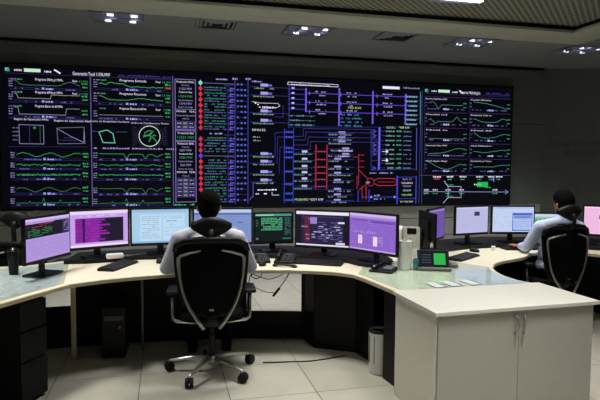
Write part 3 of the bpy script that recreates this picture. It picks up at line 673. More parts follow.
shift(panel(MB(), [(1.5, 5.3), (1.75, 6.0), (2.4, 6.35), (3.1, 6.3), (3.7, 5.8)], 0, DZ-DT), (2.8, 5.9)).build('modesty_panel', M_under, dr)
shift(MB().box((3.6, 5.1, (DZ-DT)/2), (.04, .4, DZ-DT)), (2.8, 5.9)).build('leg_panel', M_edge, dr)

# black drawer pedestal under the left wing
pe = thing('drawer_pedestal', 'black drawer pedestal under the left end of the glass-topped desk wing', 'drawer unit', (-1.83, 3.68, 0), R(71.5))
MB().box((0, .31, .355), (.24, .60, .69)).build('body', M_under, pe, bevel=.004)
for k in range(3):
    z0 = (.02, .30, .51)[k]; z1 = (.29, .50, .70)[k]
    d_ = MB().box((0, .0, (z0+z1)/2), (.232, .018, z1-z0-.006)).build('drawer', M_under, pe, bevel=.003)
    MB().box((0, -.012, z1-.03), (.09, .008, .012)).build('handle', M_black, d_)
# glass sheets and printed sheets
def inset(poly, c, k): return [(c[0]+(p[0]-c[0])*k, c[1]+(p[1]-c[1])*k) for p in poly]
def flat(name, label, cat, poly, z, th, m, group=None):
    cx_ = sum(p[0] for p in poly)/len(poly); cy_ = sum(p[1] for p in poly)/len(poly)
    o = MB().prism([(p[0]-cx_, p[1]-cy_) for p in poly], 0, th).build(name, m, loc=(cx_, cy_, z)); return tag(o, label, cat, group)
flat('printed_chart', 'large bluish printed chart lying under the glass of the left desk wing', 'paper', [(-2.2, 2.8), (-1.98, 3.42), (-1.88, 3.72), (-1.79, 3.98), (-2.08, 4.80), (-2.35, 4.60), (-3.0, 4.40), (-3.1, 2.8)], DZ+.001, .001, M_mapp)
flat('glass_sheet', 'clear glass sheet covering the left desk wing', 'glass sheet', [(-2.18, 2.72), (-1.945, 3.42), (-1.845, 3.72), (-1.75, 4.0), (-2.08, 4.88), (-2.36, 4.66), (-3.16, 4.41), (-3.16, 2.72)], DZ+.0025, .004, M_glass)
flat('printed_plan', 'large pale green printed plan under the glass of the desk peninsula', 'paper', [(.50, 4.45), (.60, 4.2), (.74, 3.88), (1.30, 4.03), (1.2, 4.65), (.75, 4.95)], DZ+.001, .001, M_mapr)
flat('printed_chart', 'pale bluish printed chart under the glass near the cabinet end of the peninsula', 'paper', [(1.34, 4.05), (1.76, 4.155), (1.66, 4.35), (1.64, 4.70), (1.25, 4.62)], DZ+.001, .001, mat('bluish_print', (196, 206, 218), .75, noise=.12, scale=10))
flat('glass_sheet', 'clear glass sheet covering the desk peninsula behind the cabinet', 'glass sheet', [(.48, 4.43), (.56, 4.26), (.63, 4.08), (.72, 3.865), (1.78, 4.145), (1.69, 4.26), (1.64, 4.45), (1.645, 4.62), (1.67, 4.78), (1.44, 5.04), (.64, 5.05)], DZ+.0025, .004, M_glass)
# small blue-edged cards on the glass
for lab, x, y in (('leftmost of three small white cards with a blue edge on the glass desktop', 1.02, 4.03), ('middle one of three small white cards with a blue edge on the glass desktop', 1.15, 4.08), ('rightmost of three small white cards with a blue edge on the glass desktop', 1.31, 4.13)):
    t = thing('index_card', lab, 'card', (x, y, DZ+.0075), R(108), 'small cards on the glass desktop')
    MB().box((0, 0, .0008), (.17, .09, .0014)).build('sheet', M_paper, t)
    MB().box((0, -.04, .0018), (.17, .014, .0006)).build('printed_edge', M_blue, t)

# ------------------------------------------------------------------ the cabinet
CA = math.atan2(.325, 1.148); cw, cdp = 1.195, .545
cb = thing('storage_cabinet', 'low grey two-door cabinet in the right foreground with a pale worktop', 'cabinet', (.836, 3.282, 0), CA)
MB().box((cw/2, .02+cdp/2, .025), (cw-.06, cdp-.06, .05)).build('plinth', M_under, cb)
b = MB(); b.box((.012, cdp/2+.012, .3625), (.022, cdp, .725)); b.box((cw-.012, cdp/2+.012, .3625), (.022, cdp, .725)); b.box((cw/2, cdp, .385), (cw-.04, .018, .68)); b.box((cw/2, cdp/2+.01, .06), (cw-.04, cdp-.02, .02))
b.build('carcass', M_cab, cb)
MB().box((cw/2, cdp/2-.002, .7375), (cw+.03, cdp+.05, .025)).build('worktop', M_cabt, cb, bevel=.003)
for s in (0, 1):
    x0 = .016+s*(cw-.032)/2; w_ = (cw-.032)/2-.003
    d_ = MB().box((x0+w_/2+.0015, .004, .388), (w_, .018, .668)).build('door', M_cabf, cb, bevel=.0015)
    xh = cw/2 + (-.034 if s == 0 else .034)
    MB().tube([(xh, -.004, .69), (xh+(-.004 if s else .004), -.022, .684), (xh+(-.010 if s else .010)*1.0, -.034, .66), (xh+(-.012 if s else .012), -.038, .63), (xh+(-.010 if s else .010), -.034, .60), (xh+(-.004 if s else .004), -.022, .576), (xh, -.004, .57)], .0065, 10).build('handle', M_silver, d_, smooth=True)

# waste bin
wb = thing('waste_bin', 'white cylindrical waste bin under the peninsula beside the black side panel', 'waste bin', (.70, 4.30, 0)) if False else thing('waste_bin', 'white cylindrical waste bin under the peninsula beside the black side panel', 'waste bin', (.635, 4.24, 0))
MB().lathe((0, 0, 0), [(.0, .004), (.072, .0), (.078, .006), (.084, .345), (.087, .352), (.083, .356), (.079, .345), (.070, .05), (0, .045)], 36).build('body', M_white, wb, smooth=True)
MB().lathe((0, 0, 0), [(.0792, .330), (.0794, .352), (.0835, .3575), (.0875, .352), (.0845, .330)], 36).build('rim', M_black, wb, smooth=True)
for q in (200, 235): MB().box((.084*math.cos(R(q)), .084*math.sin(R(q)), .2), (.004, .004, .22)).build('slot', M_black, wb)
# cables in the knee space, in front of the open gap
def cable(lab, pts, r=.004, grp=None, m=None, name='cable'):
    return tag(MB().tube(sm3(pts), r, 8).build(name, m or M_black, smooth=True), lab, 'cable', grp)
def sm3(pts, n=6):
    P_ = [Vector(p) for p in pts]; out = []
    for i in range(len(P_)-1):
        p0, p1, p2, p3 = P_[max(i-1, 0)], P_[i], P_[i+1], P_[min(i+2, len(P_)-1)]
        for k in range(n):
            t = k/n; out.append(.5*((2*p1)+(-p0+p2)*t+(2*p0-5*p1+4*p2-p3)*t*t+(-p0+3*p1-3*p2+p3)*t**3))
    out.append(P_[-1]); return out
cable('thin black cable sagging from the desk underside across the open gap under the desk', [(-.05, 5.04, .715), (-.10, 5.03, .66), (-.2, 5.03, .60), (-.29, 5.03, .575), (-.38, 5.03, .60), (-.46, 5.03, .64), (-.47, 5.04, .715)], .004, 'cables under the desk')
cable('black cable loop bundle at the left edge of the gap under the desk', [(-.44, 5.03, .715), (-.40, 5.02, .66), (-.45, 5.02, .61), (-.40, 5.02, .58), (-.35, 5.02, .62), (-.41, 5.02, .655), (-.46, 5.03, .60), (-.48, 5.03, .45), (-.47, 5.03, .30)], .0045, 'cables under the desk')
cable('black cable hanging down to a dark plug in the gap under the desk', [(-.08, 5.03, .715), (-.10, 5.02, .63), (-.14, 5.02, .56), (-.20, 5.02, .48)], .004, 'cables under the desk')
tag(MB().box((0, 0, 0), (.022, .02, .10), Matrix.Rotation(R(38), 4, 'Y')).build('cable_plug', M_black, loc=(-.215, 5.02, .455), bevel=.004), 'small dark plug hanging on the cable in the gap under the desk', 'plug')
cable('thin black cable lying low in the lower left of the gap under the desk', [(-.49, 5.05, .54), (-.42, 5.03, .50), (-.32, 5.03, .455), (-.22, 5.02, .45)], .003, 'cables under the desk')
cable('black cable lying on the floor right of the nearest chair', [(-.30, 4.42, .005), (-.1, 4.44, .005), (.12, 4.47, .005), (.4, 4.60, .005)], .005)

# computer towers in the dark knee spaces
def tower(lab, x, y, rz):
    t = thing('computer_tower', lab, 'computer', (x, y, 0), rz, 'computers under the desks')
    MB().box((0, -.045, .23), (.19, .35, .42)).build('case', M_black, t, bevel=.006)
    MB().box((0, -.223, .35), (.15, .006, .04)).build('drive_bay', M_gloss, t)
    MB().cyl((0, 0), .010, 0, .006, 14).build('power_button', M_grey, t)
    o = [q for q in C.objects if q.parent == t and q.name.startswith('power_button')][0]; o.location = (.05, -.221, .27); o.rotation_euler = (PI/2, 0, 0)
    for sx in (-1, 1): MB().box((sx*.07, -.15, .01), (.03, .06, .02)).build('foot', M_rub, t)
    return t
tower('black computer tower under the cream desk, right of the thin left leg panel', -1.60, 4.70, R(12))
# black raised cable trays along the rear of the desks, under the monitors
TZ = .035
T1 = [(-2.09, 4.78), (-1.80, 4.86), (-1.55, 5.03), (-1.2, 5.10), (-.98, 5.00), (-.7, 4.98), (-.45, 5.04), (-.3, 5.17), (.02, 5.15), (.28, 5.06), (.44, 4.94), (.52, 4.80), (.64, 4.72)]
shift(MB().prism(T1+[(.80, 4.70), (.86, 5.0), (.75, 5.65), (-.2, 5.8), (-1.2, 5.66), (-2.15, 5.25)], DZ+.0005, DZ+TZ), (-.6, 5.0)).build('cable_tray', M_black, dm, bevel=.004)
T2 = [(1.36, 5.15), (1.52, 5.62), (1.78, 5.82), (2.15, 5.97), (2.5, 5.99), (2.85, 6.05), (3.1, 5.88), (3.5, 5.62), (3.9, 5.2)]
shift(MB().prism(T2+[(4.3, 5.4), (4.2, 6.25), (3.3, 6.7), (2.2, 6.65), (1.4, 6.2), (1.12, 5.75), (1.14, 5.42)], DZ+.0005, DZ+TZ), (2.8, 5.9)).build('cable_tray', M_black, dr, bevel=.004)

# ------------------------------------------------------------------ monitors
class SC(MB):                                         # screen picture in screen fractions, y from the top
    def __init__(s, W, H): super().__init__(); s.W, s.H, s.k = W, H, 0
    def r(s, x0, y0, x1, y1, col, st=1.0):
        s.k += 1; s.use(emit(col, st)); y = -.0006-.00002*s.k
        f = lambda a, b_: ((a-.5)*s.W, y, (1-b_)*s.H)
        return s.add([f(x0, y1), f(x1, y1), f(x1, y0), f(x0, y0)], [(0, 1, 2, 3)])
    def lines(s, x0, x1, y0, y1, n, col, h=.4, fill=.8, st=1.0, seed=3):
        rr = random.Random(seed)
        for i in range(n):
            y = y0+(y1-y0)*i/n; x = x0
            while x < x1:
                w = rr.uniform(.02, .09)
                if rr.random() < fill: s.r(x, y, min(x+w, x1), y+(y1-y0)/n*h, col, st)
                x += w+.012
        return s
def monitor(lab, cx, cy, yaw, z0, W, H, paint, base_z=TZ+.0005, name='monitor', grp='desktop monitors', base_off=.06):
    t = thing(name, lab, 'monitor', (cx, cy, DZ+base_z), R(yaw), grp)
    zb = z0-DZ-base_z
    MB().box((0, .018, zb+H/2), (W, .03, H)).build('casing', M_black, t, bevel=.005)
    MB().box((0, .045, zb+H/2), (W*.6, .03, H*.6)).build('back_shell', M_black, t, bevel=.012)
    bz = .016; sw, sh = W-2*bz, H-.016-.028
    s = SC(sw, sh); s.v = []
    paint(s)
    s.v = [(v[0], v[1]+.0025, v[2]+zb+.026) for v in s.v]
    s.build('screen', None, t)
    MB().box((0, .075, (zb+H*.5)/2+.01), (.06, .022, zb+H*.5-.02)).build('stand', M_black, t, bevel=.006)
    MB().box((0, base_off, .008), (.26, .19, .014)).build('stand_base', M_gloss, t, bevel=.006)
    return t
def p_m1(s):
    s.r(0, 0, 1, 1, (178, 150, 220)).r(0, .0, 1, .06, (208, 190, 236)).r(.0, .12, .62, .46, (26, 24, 34)).r(.62, .10, .99, .46, (58, 46, 80)).r(.62, .10, .82, .46, (30, 26, 40))
    s.lines(.04, .58, .14, .24, 2, (160, 48, 84), .35, .7, 1, 5).lines(.04, .58, .24, .44, 5, (52, 140, 86), .4, .75, 1, 6).lines(.86, .98, .14, .42, 6, (150, 130, 190), .4, .8, 1, 8)
    s.lines(.04, .96, .52, .95, 9, (160, 130, 206), .3, .9, 1, 7)
def p_m2(s):
    s.r(0, 0, 1, 1, (196, 160, 232)).r(0, 0, 1, .09, (238, 214, 246)).r(.0, .93, 1, 1, (236, 214, 246)).r(.10, .2, .92, .88, (28, 24, 44)).r(.10, .2, .50, .88, (140, 36, 160)).r(.22, .2, .26, .88, (52, 24, 80))
    for k, w in enumerate((.6, .54, .68, .56, .62, .68, .52, .60)): s.r(.26, .22+.08*k, w, .27+.08*k, (150, 40, 168))
    s.lines(.12, .66, .22, .86, 10, (60, 24, 84), .22, .7, 1, 4).lines(.08, .8, .12, .18, 1, (220, 200, 240), .5, .6, 1, 2)
def p_m3(s):
    s.r(0, 0, 1, 1, (168, 204, 232)).r(0, 0, 1, .08, (150, 190, 224)).r(0, .95, 1, 1, (140, 176, 210)).r(.14, .14, .52, .94, (188, 218, 240)).r(.54, .14, .93, .94, (188, 218, 240))
    s.lines(.17, .48, .2, .9, 12, (140, 172, 206), .3, .9, 1, 3).lines(.57, .9, .2, .3, 2, (140, 172, 206), .3, .9, 1, 4).lines(.6, .78, .34, .38, 1, (90, 110, 150), .5, .9, 1, 9).lines(.57, .9, .45, .85, 4, (160, 192, 222), .2, .7, 1, 6)
def p_m4(s):
    s.r(0, 0, 1, 1, (126, 146, 200)).r(0, 0, 1, .10, (186, 200, 232)).r(0, .10, 1, .16, (90, 108, 170)).r(.45, .5, .75, .9, (140, 158, 208))
    s.lines(.5, .85, .38, .45, 1, (70, 84, 140), .4, .8, 1, 5).lines(.05, .95, .2, .9, 8, (112, 132, 190), .2, .4, 1, 7)
def p_m5(s):
    s.r(0, 0, 1, 1, (14, 26, 26)).r(0, .0, .98, .08, (70, 150, 130)).r(.02, .02, .5, .06, (150, 210, 190))
    s.lines(.16, .74, .14, .62, 8, (84, 176, 130), .6, .92, 1, 4).lines(.8, .96, .14, .8, 12, (70, 120, 120), .4, .9, 1, 6).lines(.02, .08, .12, .5, 4, (60, 120, 100), .4, .8, 1, 6).r(.74, .88, .98, .92, (60, 120, 110))
    s.r(.02, .86, .08, .93, (90, 120, 120))
def p_m6(s):
    s.r(0, 0, 1, 1, (22, 18, 36)).r(0, 0, 1, .09, (236, 226, 246)).r(0, .955, 1, 1, (230, 220, 240)).r(.10, .13, .9, .93, (38, 32, 66)).r(.10, .13, .9, .17, (60, 50, 92)).r(.27, .17, .40, .36, (150, 130, 205))
    for k in range(8): s.r(.155, .2+.09*k, .25, .215+.09*k, (150, 34, 50))
    s.r(.185, .17, .2, .9, (140, 30, 44)).r(.235, .17, .25, .9, (140, 30, 44)).lines(.42, .88, .3, .9, 10, (120, 112, 190), .25, .5, 1, 4).lines(.3, .88, .42, .9, 6, (190, 190, 220), .3, .18, 1, 9).r(.8, .28, .92, .33, (220, 215, 240)).r(.76, .88, .93, .94, (215, 210, 235)).lines(.10, .26, .2, .9, 6, (170, 140, 150), .25, .25, 1, 9)
def p_m7(s):
    s.r(0, 0, 1, 1, (140, 100, 200)).r(0, 0, 1, .07, (206, 182, 236)).r(0, .07, 1, .13, (170, 140, 215)).r(.06, .16, .4, .2, (110, 80, 175)).r(.48, .17, .98, .23, (104, 74, 170)).r(.0, .96, 1, 1, (190, 165, 228))
    s.lines(.03, .96, .24, .9, 12, (164, 128, 214), .18, .35, 1, 5).lines(.03, .6, .48, .54, 2, (190, 160, 230), .4, .8, 1, 6)
    s.r(.20, .59, .29, .83, (238, 214, 246)).r(.53, .60, .62, .86, (238, 214, 246)).lines(.64, .74, .58, .84, 6, (180, 150, 226), .4, .9, 1, 8).r(.24, .24, .245, .96, (160, 124, 212))
def p_m8(s):
    s.r(0, 0, 1, 1, (112, 84, 170)).r(0, 0, 1, .07, (150, 126, 200)).lines(.05, .95, .15, .9, 12, (96, 70, 152), .3, .5, 1, 5)
def p_dark(s): s.r(0, 0, 1, 1, (60, 50, 90)).lines(.05, .95, .1, .9, 10, (90, 76, 130), .3, .5, 1, 5)
def p_m9(s):
    s.r(0, 0, 1, 1, (186, 186, 226)).r(0, 0, 1, .05, (206, 206, 238)).lines(.3, .9, .2, .9, 10, (168, 168, 212), .2, .5, 1, 5).lines(.05, .25, .1, .9, 12, (174, 174, 216), .3, .6, 1, 2)
    s.r(.56, .18, .73, .34, (40, 44, 62)).lines(.58, .71, .21, .33, 3, (90, 96, 120), .3, .8, 1, 3)
def p_m10(s):
    s.r(0, 0, 1, 1, (196, 208, 240)).r(0, 0, 1, .07, (176, 192, 234)).lines(.05, .5, .15, .9, 10, (166, 184, 224), .2, .6, 1, 5).r(.48, .24, .97, .96, (72, 104, 196)).r(.50, .34, .95, .92, (176, 194, 238)).r(.52, .36, .93, .46, (110, 138, 208)).lines(.53, .92, .5, .85, 5, (130, 154, 214), .25, .8, 1, 6)
    s.lines(.04, .4, .03, .06, 1, (120, 134, 180), .6, .8, 1, 6)
def p_m11(s):
    s.r(0, 0, 1, 1, (150, 190, 176)).r(0, 0, 1, .12, (200, 214, 226))
    for k in range(7): s.r(.05+.13*k, .2, .13+.13*k, .9, (100, 160, 140))
def p_m12(s):
    s.r(0, 0, 1, 1, (240, 186, 226)).r(0, 0, 1, .06, (248, 208, 238)).r(.30, .2, .6, .24, (190, 120, 186))
    for k in range(5): s.r(.28+.10*k, .30, .35+.10*k, .44, (96, 52, 110))
    s.lines(.3, .9, .55, .9, 4, (226, 164, 212), .3, .7, 1, 3)
monitor('monitor at the far left, turned sideways, lavender page with a dark chart panel on top', -1.99, 4.30, 78, .868, .555, .365, p_m1, .007)
monitor('monitor showing a magenta window beside a dark panel in a lavender frame', -1.814, 4.905, 37.5, .868, .555, .365, p_m2)
monitor('monitor showing a pale blue two-page document, left of the seated man in the middle', -1.319, 5.143, 18.5, .869, .555, .36, p_m3)
monitor('monitor with a plain blue screen, directly behind the head of the man in the middle', -.712, 5.02, 7.4, .893, .555, .35, p_m4)
monitor('small black monitor with green text, right of the man in the middle', -.256, 5.337, 14, .862, .40, .315, p_m5)
monitor('monitor with a dark red and violet diagram between two white bars', .21, 5.124, -20.7, .849, .555, .37, p_m6)
monitor('monitor with a violet screen and two small white rectangles', .637, 4.80, -47, .856, .555, .37, p_m7)
monitor('black monitor seen from its back and edge on the peninsula behind the white phone', 1.245, 5.22, 94, .86, .50, .34, p_dark, .007, base_off=.05)
monitor('narrow-looking monitor with a violet screen, turned towards the right-hand man', 1.385, 5.47, 58, .885, .505, .335, p_m8)
monitor('monitor with a pale lavender screen and one small dark box', 1.895, 5.959, 24.6, .884, .475, .325, p_m9)
monitor('monitor with a pale blue screen and a blue-framed window, left of the pale blue man', 2.398, 6.099, 4, .880, .505, .325, p_m10)
monitor('small monitor with a greenish striped screen, half behind the head of the right-hand man', 2.85, 6.30, -5, .80, .40, .31, p_m11)
monitor('monitor with a pink screen at the right edge, beside the headrest of the right-hand chair', 3.385, 5.90, -28, .877, .555, .345, p_m12)

# ------------------------------------------------------------------ office chairs (front faces +y, origin on the floor)
def strip(b, pts, w, th):                             # flat metal strip, wide across x-z, thin in y
    pts = [Vector(p) for p in pts]; rings = []
    for i, p in enumerate(pts):
        d = (pts[min(i+1, len(pts)-1)]-pts[max(i-1, 0)]).normalized(); n = d.cross(Vector((0, 1, 0))).normalized(); y = Vector((0, 1, 0))
        ww = w[i] if isinstance(w, list) else w
        rings.append([p+n*ww/2*math.cos(2*PI*k/12)+y*th/2*math.sin(2*PI*k/12) for k in range(12)])
    return b.loft(rings)
def back_y(x, z):                                     # lumbar profile of the backrest
    return -.27 + .05*math.sin((z-.5)/.62*PI)*-.6 + 1.1*x*x - .04*(z-.55)
def office_chair(lab, loc, yaw, star=0, hr=0, drop=0, hy=0):
    t = thing('office_chair', lab, 'chair', loc, R(yaw), 'black mesh-back office chairs')
    # five-arm star base
    b = MB(); b.cyl((0, 0), .045, .075, .135, 24)
    angs = [R(178+72*k-yaw+star) for k in range(5)]
    for a in angs:
        c_, s_ = math.cos(a), math.sin(a)
        b.tube([(c_*.03, s_*.03, .118), (c_*.18, s_*.18, .112), (c_*.32, s_*.32, .088), (c_*.345, s_*.345, .080)], [.024, .020, .015, .013], 12, (1, .8))
    b.build('star_base', M_alu, t, smooth=True)
    for a in angs:
        c_, s_ = math.cos(a)*.34, math.sin(a)*.34
        cs = MB(); ca = a+.5
        d = Vector((math.cos(ca), math.sin(ca), 0)); n = Vector((-d.y, d.x, 0)); o_ = Vector((c_, s_, .037))
        for sg in (-1, 1):
            rings = []
            for off, rr in ((.004, .031), (.006, .037), (.026, .037), (.030, .031)):
                rings.append([o_+n*sg*off+(d*math.cos(2*PI*k/20)+Vector((0, 0, 1))*math.sin(2*PI*k/20))*rr for k in range(20)])
            cs.loft(rings)
        cs.tube([o_-n*.026, o_+n*.026], .007, 8); cs.cyl((c_, s_), .010, .04, .078, 12)
        cs.build('caster', M_rub, t, smooth=False)
    MB().cyl((0, 0), .026, .13, .30, 20).cyl((0, 0), .018, .30, .42, 20).build('gas_column', M_black, t, smooth=False)
    MB().box((0, -.02, .425), (.20, .26, .05)).build('tilt_mechanism', M_black, t, bevel=.012)
    # seat: a rounded, slightly dished pad
    b = MB(); rings = []
    for sc, z in ((.90, .448), (.985, .456), (1.0, .475), (.985, .497), (.93, .510), (.6, .505), (.2, .500)):
        ring_ = []
        for k in range(36):
            a = 2*PI*k/36; x = math.copysign(abs(math.cos(a))**.55, math.cos(a))*.25*sc; y = math.copysign(abs(math.sin(a))**.55, math.sin(a))*.24*sc
            ring_.append(Vector((x, y+.03, z+(.012*(x/.25)**2 if z > .49 else 0)-(.02 if y > .17 and z > .49 else 0))))
        rings.append(ring_)
    b.loft(rings).build('seat', M_fabric, t, smooth=True)
    # backrest shield
    prof = [(.53, .05), (.545, .12), (.58, .17), (.62, .20), (.70, .232), (.80, .252), (.90, .262), (.98, .266), (1.03, .262), (1.06, .246), (1.085, .19), (1.10, .13), (1.108, .05)]
    def shield(b, dy, k):
        vs = []; n = 14
        for z, hw in prof:
            for i in range(n+1): x = hw*k*(2*i/n-1); vs.append((x, back_y(x, z)+dy, .82+(z-.82)*k))
        return vs, [(r*(n+1)+i, r*(n+1)+i+1, (r+1)*(n+1)+i+1, (r+1)*(n+1)+i) for r in range(len(prof)-1) for i in range(n)]
    b = MB(); v1, f1 = shield(b, 0, .985); o = b.add(v1, f1).build('backrest', M_fabric, t, smooth=True)
    md = o.modifiers.new('thickness', 'SOLIDIFY'); md.thickness = .022; md.offset = 0
    # dark rim round the shield and thick top rail
    rim = [(-w_, z) for z, w_ in prof[::-1]] + [(w_, z) for z, w_ in prof]
    pts = [(x, back_y(x, z), z) for x, z in rim]
    MB().tube(pts, .011, 8).build('back_rim', M_black, t, smooth=True)
    b = MB(); top = [(-.262, 1.0), (-.255, 1.045), (-.19, 1.078), (-.09, 1.088), (0, 1.09), (.09, 1.088), (.19, 1.078), (.255, 1.045), (.262, 1.0)]
    strip(b, [(x, back_y(x, z)-.012, z) for x, z in top], .045, .03).build('top_rail', M_black, t, smooth=True)
    # the two curved aluminium uprights
    for sg in (-1, 1):
        P_ = [(-.075, 1.018), (-.15, 1.000), (-.222, .975), (-.238, .955), (-.236, .90), (-.228, .82), (-.212, .73), (-.188, .65), (-.150, .573), (-.10, .497), (-.055, .436)]
        pts = [(-sg*x, back_y(x, z)-.028-(.03 if z < .6 else 0)*(.6-z)/.16, z) for x, z in P_]
        b = MB(); strip(b, pts, [.012, .016, .020, .026, .024, .021, .020, .021, .023, .025, .024], .014); b.build('back_upright', M_silver, t, smooth=True)
    b = MB(); b.tube([(0, -.10, .43), (0, -.20, .44), (0, -.275, .475), (0, -.29, .535)], [.035, .04, .04, .03], 14, (1.2, .6)); b.build('back_bracket', M_black, t, smooth=True)
    lg = MB().box((0, 0, 0), (.034, .003, .014)).build('maker_tag', M_silver, t); lg.location = (0, back_y(0, .575)-.026, .578)
    # armrests: aluminium L bracket, black post and pad
    for sg in (-1, 1):
        b = MB(); b.tube([(sg*.05, -.12, .438), (sg*.15, -.11, .438), (sg*.265, -.09, .442), (sg*.290, -.08, .456), (sg*.297, -.075, .50), (sg*.298, -.06, .62)], [.015, .015, .013, .012, .010, .010], 12); b.build('arm_bracket', M_alu, t, smooth=True)
        b = MB(); b.tube([(sg*.290, -.045, .50), (sg*.294, -.04, .655)], .018, 12, (1, 1.5)); b.build('arm_post', M_black, t, smooth=True)
        MB().box((sg*.298, .0, .665), (.085, .25, .03)).build('arm_pad', M_black, t, bevel=.012, seg=3)
    # headrest: a dark crescent on a stem
    b = MB(); n = 16; rows = 7; vs = []
    for r in range(rows):
        q = r/(rows-1)
        for i in range(n+1):
            x = .142*(2*i/n-1); k_ = abs(x)/.142
            zt = hr+1.252-.060*k_**1.8; zb = hr+1.098+.080*k_**1.2
            z = zb+(zt-zb)*q; vs.append((x, -.255+2.2*x*x-.02*math.sin(q*PI), z))
    o = b.add(vs, [(r*(n+1)+i, r*(n+1)+i+1, (r+1)*(n+1)+i+1, (r+1)*(n+1)+i) for r in range(rows-1) for i in range(n)]).build('headrest', M_black, t, smooth=True)
    md = o.modifiers.new('thickness', 'SOLIDIFY'); md.thickness = .03; md.offset = 0
    o.location.y = hy
    MB().tube([(0, -.285, 1.04+drop), (0, -.30+hy, 1.10+hr/2), (0, -.285+hy, 1.17+hr)], [.022, .018, .014], 12, (1.2, .6)).build('headrest_stem', M_black, t, smooth=True)
    for q in [q for q in C.objects if q.parent == t and q.name.split('.')[0] in ('backrest', 'back_rim', 'top_rail', 'back_upright', 'maker_tag')]: q.location.z += drop
    return t
CH1 = (-.688, 4.225, 0); CH2 = (2.585, 5.59, 0)
office_chair('black mesh-back office chair under the man in the middle, aluminium uprights and star base', CH1, 9)
office_chair('black mesh-back office chair at the right, behind the cabinet, under the man in pale blue', (2.55, 5.56, 0), 16, 10, .02, -.03, -.05)
office_chair('empty black office chair behind the left desk wing, mostly hidden by the desk', (-2.68, 5.32, 0), 5, 0, -.07, -.20)

# ------------------------------------------------------------------ the two seated men
def skinned(name, parts, voxel, m, parent, smooth_it=6, prox=None):
    b = MB()
    for p in parts:
        if p[0] == 'c': b.cap(*p[1:])
        elif p[0] == 'e': b.ell(p[1], p[2], 24, 16, p[3] if len(p) > 3 else None)
    me = bpy.data.meshes.new(name); me.from_pydata(b.v, [], b.f); o = bpy.data.objects.new(name, me); C.objects.link(o)
    bm = bmesh.new(); bm.from_mesh(me); bmesh.ops.recalc_face_normals(bm, faces=bm.faces); bm.to_mesh(me); bm.free()
    r = o.modifiers.new('r', 'REMESH'); r.mode = 'VOXEL'; r.voxel_size = voxel; r.use_smooth_shade = True
    s_ = o.modifiers.new('s', 'SMOOTH'); s_.iterations = smooth_it; s_.factor = .5
    bpy.context.view_layer.update()
    me2 = bpy.data.meshes.new_from_object(o.evaluated_get(bpy.context.evaluated_depsgraph_get()))
    o.modifiers.clear(); o.data = me2; bpy.data.meshes.remove(me)
    me2.materials.clear(); me2.materials.append(m); me2.polygons.foreach_set('use_smooth', [True]*len(me2.polygons))
    o.parent = parent
    return o
def mid(a, b, t): return tuple(a[i]+(b[i]-a[i])*t for i in range(3))
def hand(wr, d, up, side):                            # palm, four bent fingers and a thumb; side=+1 thumb towards +lateral
    d = Vector(d).normalized(); up = Vector(up); lat = d.cross(up).normalized()*side; up = lat.cross(d).normalized()
    if up.z < 0: up = -up
    wr = Vector(wr); out = []
    pal = wr+d*.045
    for q in (-.027, -.009, .009, .027): out.append(('c', wr+d*.01+lat*q*.7, wr+d*.088+lat*q, .016, .0125))
    for q, L in ((-.030, .060), (-.010, .074), (.010, .080), (.029, .072)):
        a = wr+d*.088+lat*q; b_ = a+d*L*.5+up*.008; c_ = b_+d*L*.32-up*.012; e = c_+d*L*.2-up*.016
        out += [('c', a, b_, .0098, .0090), ('c', b_, c_, .0090, .0082), ('c', c_, e, .0082, .0072)]
    a = wr+d*.02+lat*.022; b_ = a+d*.038+lat*.030-up*.006; c_ = b_+d*.034+lat*.008-up*.004
    out += [('c', a, b_, .014, .011), ('c', b_, c_, .011, .0085)]
    return out
